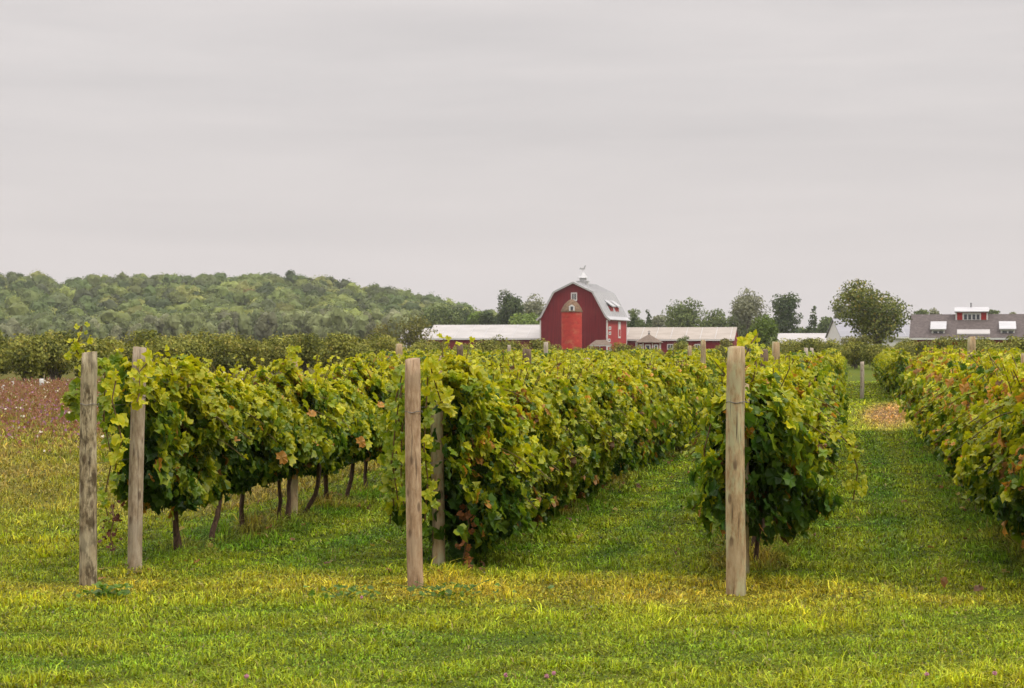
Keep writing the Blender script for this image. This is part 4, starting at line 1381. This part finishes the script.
def shed(name, label, cat, x0, x1, d, y_ridge, y_eave, yaw, dh, roof_mat, wall_mat, x_at_ridge=True, nwin=(), base=0.0, wall_y=0.35, roofname='roof'):
    """long gabled shed seen from its eave side; x0..x1 in pixels at depth d (eave), rotated by yaw about its centre"""
    xa, xb_ = px(x0, d), px(x1, d)
    L = (xb_ - xa) / math.cos(yaw) / 2
    ze = zpx(y_eave, d); zr = zpx(y_ridge, d + dh)
    root = empty(name, ((xa + xb_) / 2, d, 0), -yaw)
    tag(root, label, cat)
    b = MB(); b.prism_x([(wall_y, -0.2), (2 * dh - wall_y, -0.2), (2 * dh - wall_y, ze), (dh, zr - 0.1), (wall_y, ze)], -L + 0.2, L - 0.2)
    b.build('wall', M[wall_mat], root)
    r = MB(); r.prism_x([(0, ze - 0.1), (dh, zr), (dh, zr + 0.13), (-0.02, ze + 0.06)], -L, L)
    r.prism_x([(dh + 0.003, zr), (2 * dh, ze - 0.1), (2 * dh + 0.02, ze + 0.06), (dh + 0.003, zr + 0.13)], -L, L)
    rr = r.build(roofname, M[roof_mat], root)
    f = MB(); f.box(-L + 0.02, L - 0.02, -0.06, -0.022, ze - 0.22, ze + 0.02); f.build('fascia', M['white'], root)
    s = MB()
    k = -L + 2.5
    sl = (zr - ze) / dh
    while k < L - 0.5:
        s.prism_x([(0.1, ze + 0.1 * sl + 0.075), (dh - 0.05, zr + 0.115 - 0.05 * sl), (dh - 0.05, zr + 0.165 - 0.05 * sl), (0.1, ze + 0.1 * sl + 0.125)], k, k + 0.07)
        k += 2.6
    if roof_mat != 'shingle':
        s.build('roof_seam', M['galv'], rr)
    for fx, fz, fw, fh in nwin:
        window(root, -L + fx * 2 * L, fz, fw, fh, wall_y - 0.005, 0.16)
    return root, L, ze, zr, dh


shed('long_shed', 'long white roofed shed with a red wall left of the barn', 'shed', 425, 546, 322, 325.5, 338.5, R(14), 5.0, 'white_roof', 'shed_red', nwin=[(0.72, 1.6, 0.9, 0.9), (0.5, 1.6, 0.9, 0.9)])
shed('low_shed', 'small white shed half hidden by the feathery tree', 'shed', 398, 424, 330, 329, 338, R(14), 4.0, 'white_roof', 'white')
shed('long_shed', 'long cream roofed red shed right of the barn', 'shed', 612, 733, 322, 328, 339.5, R(12), 5.0, 'cream_roof', 'shed_red', nwin=[(0.22, 1.75, 1.0, 1.1), (0.33, 1.75, 1.0, 1.1), (0.48, 1.6, 1.1, 1.0), (0.7, 1.6, 1.0, 1.0)])


def gazebo():
    d = 285.0
    root = empty('gazebo', (px(649, d), d, 0), R(12))
    tag(root, 'small red gazebo with tan pyramid roof and white windows', 'gazebo')
    r = 1.8
    ze, zt = zpx(342.5, d), zpx(334, d)
    n = 8
    b = MB(); b.lathe([(r, -0.1), (r, ze)], n); b.build('wall', M['shed_red'], root)
    R_ = MB(); R_.lathe([(r + 0.45, ze - 0.05), (r + 0.45, ze + 0.05), (0.25, zt - 0.15), (0.05, zt)], n)
    rf = R_.build('roof', M['tan_roof'], root)
    f = MB(); f.lathe([(0.1, zt - 0.05), (0.16, zt + 0.12), (0.05, zt + 0.25), (0.03, zt + 0.6)], 8); f.box(-0.25, 0.25, -0.03, 0.03, zt + 0.32, zt + 0.38); f.build('finial', M['dark_metal'], rf)
    for k in range(n):
        a0 = 6.28318 * k / n
        p = MB(); p.tube([(r * 1.03 * math.cos(a0), r * 1.03 * math.sin(a0), 0), (r * 1.03 * math.cos(a0), r * 1.03 * math.sin(a0), ze - 0.06)], [0.07, 0.07], 6)
        p.build('post', M['white'], root)
    for k in (4, 5, 6, 7):
        a0 = 6.28318 * (k + 0.5) / n
        c, s_ = math.cos(a0), math.sin(a0); q = r * math.cos(math.pi / n)
        def pt(u, z, o_):
            return (c * (q + o_) - s_ * u, s_ * (q + o_) + c * u, z)
        def slab(mb, u0, u1, z0, z1, o0, o1):
            mb.add([pt(u0, z0, o0), pt(u1, z0, o0), pt(u1, z1, o0), pt(u0, z1, o0), pt(u0, z0, o1), pt(u1, z0, o1), pt(u1, z1, o1), pt(u0, z1, o1)],
                   [(0, 3, 2, 1), (4, 5, 6, 7), (0, 1, 5, 4), (1, 2, 6, 5), (2, 3, 7, 6), (3, 0, 4, 7)])
        m = MB(); slab(m, -0.42, 0.42, 0.7, 2.0, 0.005, 0.05)
        w_ = m.build('window', M['white'], root)
        m = MB(); slab(m, -0.26, 0.26, 0.85, 1.85, 0.052, 0.06)
        m.build('pane', M['pane'], w_)


gazebo()


def pavilion():
    d = 290.0
    root = empty('pavilion', (px(601, d), d, 0), R(-8))
    tag(root, 'low open shelter with brown hipped roof on white posts at the foot of the barn', 'shelter')
    w_ = 1.75
    ze, zt = zpx(345, d), zpx(340, d)
    b = MB(); b.add([(-w_, -1.3, ze), (w_, -1.3, ze), (w_, 1.3, ze), (-w_, 1.3, ze), (-0.8, 0, zt), (0.8, 0, zt)], [(0, 3, 2, 1), (0, 1, 5, 4), (1, 2, 5), (2, 3, 4, 5), (3, 0, 4)])
    b.build('roof', M['tan_roof'], root)
    f = MB(); f.box(-w_ + .05, w_ - .05, -1.25, -1.15, ze - 0.18, ze - 0.005); f.build('beam', M['white'], root)
    for sx in (-1.5, -0.1, 1.5):
        for sy in (-1.1, 1.1):
            if sx == -0.1 and sy > 0: continue
            p = MB(); p.box(sx - 0.07, sx + 0.07, sy - 0.07, sy + 0.07, 0, ze - (0.19 if sy < 0 else 0.01)); p.build('post', M['white'], root)


pavilion()

# right hand buildings
shed('low_shed', 'low white roofed shed behind the bright green bushy tree', 'shed', 778, 838, 300, 334, 342, R(8), 4.5, 'white_roof', 'white')
shed('grey_shed', 'pale grey roofed barn half hidden behind the large spreading tree', 'shed', 840, 915, 285, 319.5, 337, R(-4), 5.0, 'blue_roof', 'white')


def lodge():
    d = 240.0
    root, L, ze, zr, dh = shed('shingle_building', 'long grey shingle roofed building with white dormers and a red roof cupola', 'building', 914.5, 1110, d, 315, 338, R(14), 6.5, 'shingle', 'shed_red')
    cx = root.location.x
    c_, s_ = math.cos(R(14)), math.sin(R(14))
    def lx(x, dd):
        k = (x - 512.0) / F; yy = dd - d
        return (k * (d + yy * c_) - cx - yy * s_) / (c_ + k * s_)
    sl = (zr - ze) / dh
    # roof cupola on the ridge
    yd = dh - 1.6; dd = d + yd
    zc0, zc1 = zpx(320, dd), zpx(312, dd)
    b = MB(); b.box(lx(956, dd), lx(987.5, dd), yd, dh + 1.6, zc0 - 0.5, zc1)
    c = b.build('roof_cupola', M['barn_red_sunlit'], root)
    r = MB(); r.prism_x([(yd - 0.4, zc1 - 0.02), (dh, zpx(307.5, dd)), (dh + 2.0, zc1 - 0.02), (dh + 2.0, zc1 + 0.06), (dh, zpx(307.5, dd) + 0.1), (yd - 0.45, zc1 + 0.1)], lx(954.5, dd), lx(989, dd))
    r.build('cupola_roof', M['metal_roof'], c)
    fr = MB(); fr.box(lx(962.5, dd), lx(981, dd), yd - 0.06, yd - 0.004, zc0 - 0.15, zc1 - 0.08); fr.box(lx(955.5, dd), lx(957, dd), yd - 0.06, yd - 0.004, zc0 - 0.15, zc1 - 0.05); fr.box(lx(986.5, dd), lx(988, dd), yd - 0.06, yd - 0.004, zc0 - 0.15, zc1 - 0.05)
    f = fr.build('window', M['white'], c)
    for q in range(4):
        p = MB(); a = 964 + q * 4.2; p.box(lx(a, dd), lx(a + 3.0, dd), yd - 0.085, yd - 0.062, zc0 + 0.08, zc1 - 0.3); p.build('pane', M['pane'], root)
    ch = MB(); ch.tube([(lx(971, dd), dh, zr), (lx(971, dd), dh, zpx(303, dd))], [0.08, 0.08], 8); ch.lathe([(0.12, zpx(303.2, dd)), (0.14, zpx(302.6, dd))], 8, lx(971, dd), dh)
    ch.build('flue_pipe', M['dark_metal'], root)
    # shed dormers
    for xa, xb_ in ((931, 945.5), (1000, 1015.5)):
        dd = d + 1.2
        zt, zb = zpx(322, dd + 2.5), zpx(329.5, dd)
        yt = (zt - ze) / sl
        b = MB(); b.prism_x([(1.2, ze + 0.2), (yt, ze + 0.2), (yt, zt), (1.2, zb)], lx(xa + 0.7, dd), lx(xb_ - 0.7, dd))
        dm = b.build('dormer', M['white'], root)
        r = MB(); r.prism_x([(0.85, zb - 0.0), (yt + 0.1, zt + 0.02), (yt + 0.1, zt + 0.14), (0.85, zb + 0.10)], lx(xa - 0.8, dd), lx(xb_ + 0.8, dd))
        r.build('dormer_roof', M['metal_roof'], dm)
        for q in (0.12, 0.55):
            p = MB(); x0, x1 = lx(xa + 0.7, dd), lx(xb_ - 0.7, dd); p.box(x0 + (x1 - x0) * q, x0 + (x1 - x0) * (q + 0.33), 1.17, 1.196, zpx(334.5, dd), zpx(331, dd)); p.build('pane', M['pane'], dm)
    p = MB()
    y0 = 0.7; y1 = 1.9
    p.prism_x([(y0, ze + y0 * sl + 0.1), (y1, ze + y1 * sl + 0.1), (y1, ze + y1 * sl + 0.24), (y0, ze + y0 * sl + 0.24)], lx(957, d + 1), lx(990, d + 1))
    p.build('skylight', M['white_roof'], root)


lodge()

# ------------------------------------------------------------------ small things in the field
for j, (x, yb, hpx, wpx, lab) in enumerate(((41.5, 391, 17, 4.5, 'white tree guard tube tallest of the three in the open field'), (3, 393, 11, 3.0, 'white tree guard tube at the left edge of the picture'), (12.5, 390, 12, 2.2, 'thin white stake beside the tube at the left edge'))):
    p = at(x, yb); d = p[1]; h = hpx / F * d; r = wpx / F * d / 2
    root = empty('tree_guard', (p[0], d, 0)); tag(root, lab, 'tree guard', 'tree guards in the field')
    b = MB(); b.lathe([(r * 1.05, 0), (r, h * 0.7), (r * 0.96, h * 0.72)], 10); b.build('tube', M['plastic'], root, smooth=True)
    s = MB(); s.tube([(r * 1.2, 0, 0), (r * 1.25, 0.01, h)], [0.014, 0.012], 6); s.build('stake', M['post_pale'], root)
for j, (x, yt, lab) in enumerate(((340, 366, 'white marker stake standing before the orchard left of the middle end post'), (242, 369, 'white marker stake farther left above the left row of vines'), (224, 369, 'thin pale marker stake leftmost above the left row of vines'))):
    d = 82.0
    root = empty('marker_stake', (px(x, d), d, 0)); tag(root, lab, 'stake', 'marker stakes before the orchard')
    h = zpx(yt, d)
    s = MB(); s.tube([(0, 0, -0.1), (0.005, 0, h)], [0.035, 0.03], 8); s.build('shaft', M['plastic'], root)
    s = MB(); s.lathe([(0.038, h), (0.038, h + 0.03)], 8); s.build('cap', M['galv'], root)

# clover heads and a broad leaved weed on the headland
spots = [(505, 685, 'pink clover head left of centre at the bottom edge'), (546, 686, 'pink clover head in the bottom edge beneath the middle row'), (553, 683, 'pinkest clover head of the close pair at the bottom edge'),
         (246, 686, 'lone pink clover head at the bottom left'), (926, 684, 'small pink clover head at the bottom right'), (361, 603, 'faint pink clover head left of the middle end post'), (994, 683, 'pink clover head nearest the bottom right corner')]
for j, (x, y, lab) in enumerate(spots):
    p = at(x, y + 7)
    root = empty('clover_flower', (p[0], p[1], 0)); tag(root, lab, 'flower', 'pink clover heads')
    hh = 0.085
    s = MB(); s.tube([(0, 0, 0), (0.008, 0.004, 0.05), (0.004, 0.0, hh)], [0.0025, 0.002, 0.002], 5)
    m_ = noise_mat('clover_stem', [(0.3, (0.06, 0.11, 0.02)), (0.7, (0.09, 0.15, 0.03))]) if j == 0 else bpy.data.materials['clover_stem']
    s.build('stem', m_, root)
    hd = MB()
    g2 = np.random.default_rng(j)
    for q in range(40):
        v = g2.normal(size=3); v /= np.linalg.norm(v)
        c = np.array([0.004, 0, hh + 0.008]); a = c + v * 0.006; b_ = c + v * g2.uniform(0.010, 0.015)
        hd.tube([tuple(a), tuple((a + b_) / 2), tuple(b_)], [0.002, 0.0042, 0.0015], 4)
    hd.build('flower_head', M['pink'], root)


def weed(x, y, spread, nleaf, label, seed, size=0.06):
    global rng
    kr = rng; rng = np.random.default_rng(seed)
    p = at(x, y)
    root = empty('weed_clump', (p[0], p[1], 0)); tag(root, label, 'weed', 'broad leaved weeds in the grass')
    n = nleaf
    pos = np.stack([rng.normal(0, spread, n), rng.normal(0, spread * 0.7, n), rng.uniform(0.04, 0.12, n)], 1)
    col = np.array([0.10, 0.17, 0.012]) * rng.uniform(0.7, 1.4, (n, 1))
    V, T, cc = leaves(pos, rng.normal(0, 0.35, (n, 3)) + np.array([0, -0.2, 1]), rng.normal(0, 1, (n, 3)), size * rng.uniform(0.6, 1.2, n), col, True)
    link('foliage', np_mesh('foliage', V, [T], cc), M['leaf'], root)
    b = MB()
    for q in range(6):
        e = pos[q]
        b.tube([(0, 0, 0), (e[0] * 0.5, e[1] * 0.5, e[2] * 0.7), tuple(e)], [0.004, 0.003, 0.002], 4)
    b.build('stem', bpy.data.materials['clover_stem'], root)
    rng = kr


weed(105, 601, 0.10, 60, 'dark green broad leaved weed in front of the mottled left post', 91, 0.05)
weed(455, 600, 0.22, 60, 'spreading clover patch right of the foot of the middle end post', 92, 0.045)
weed(340, 602, 0.16, 40, 'low clover patch left of the foot of the middle end post', 93, 0.045)
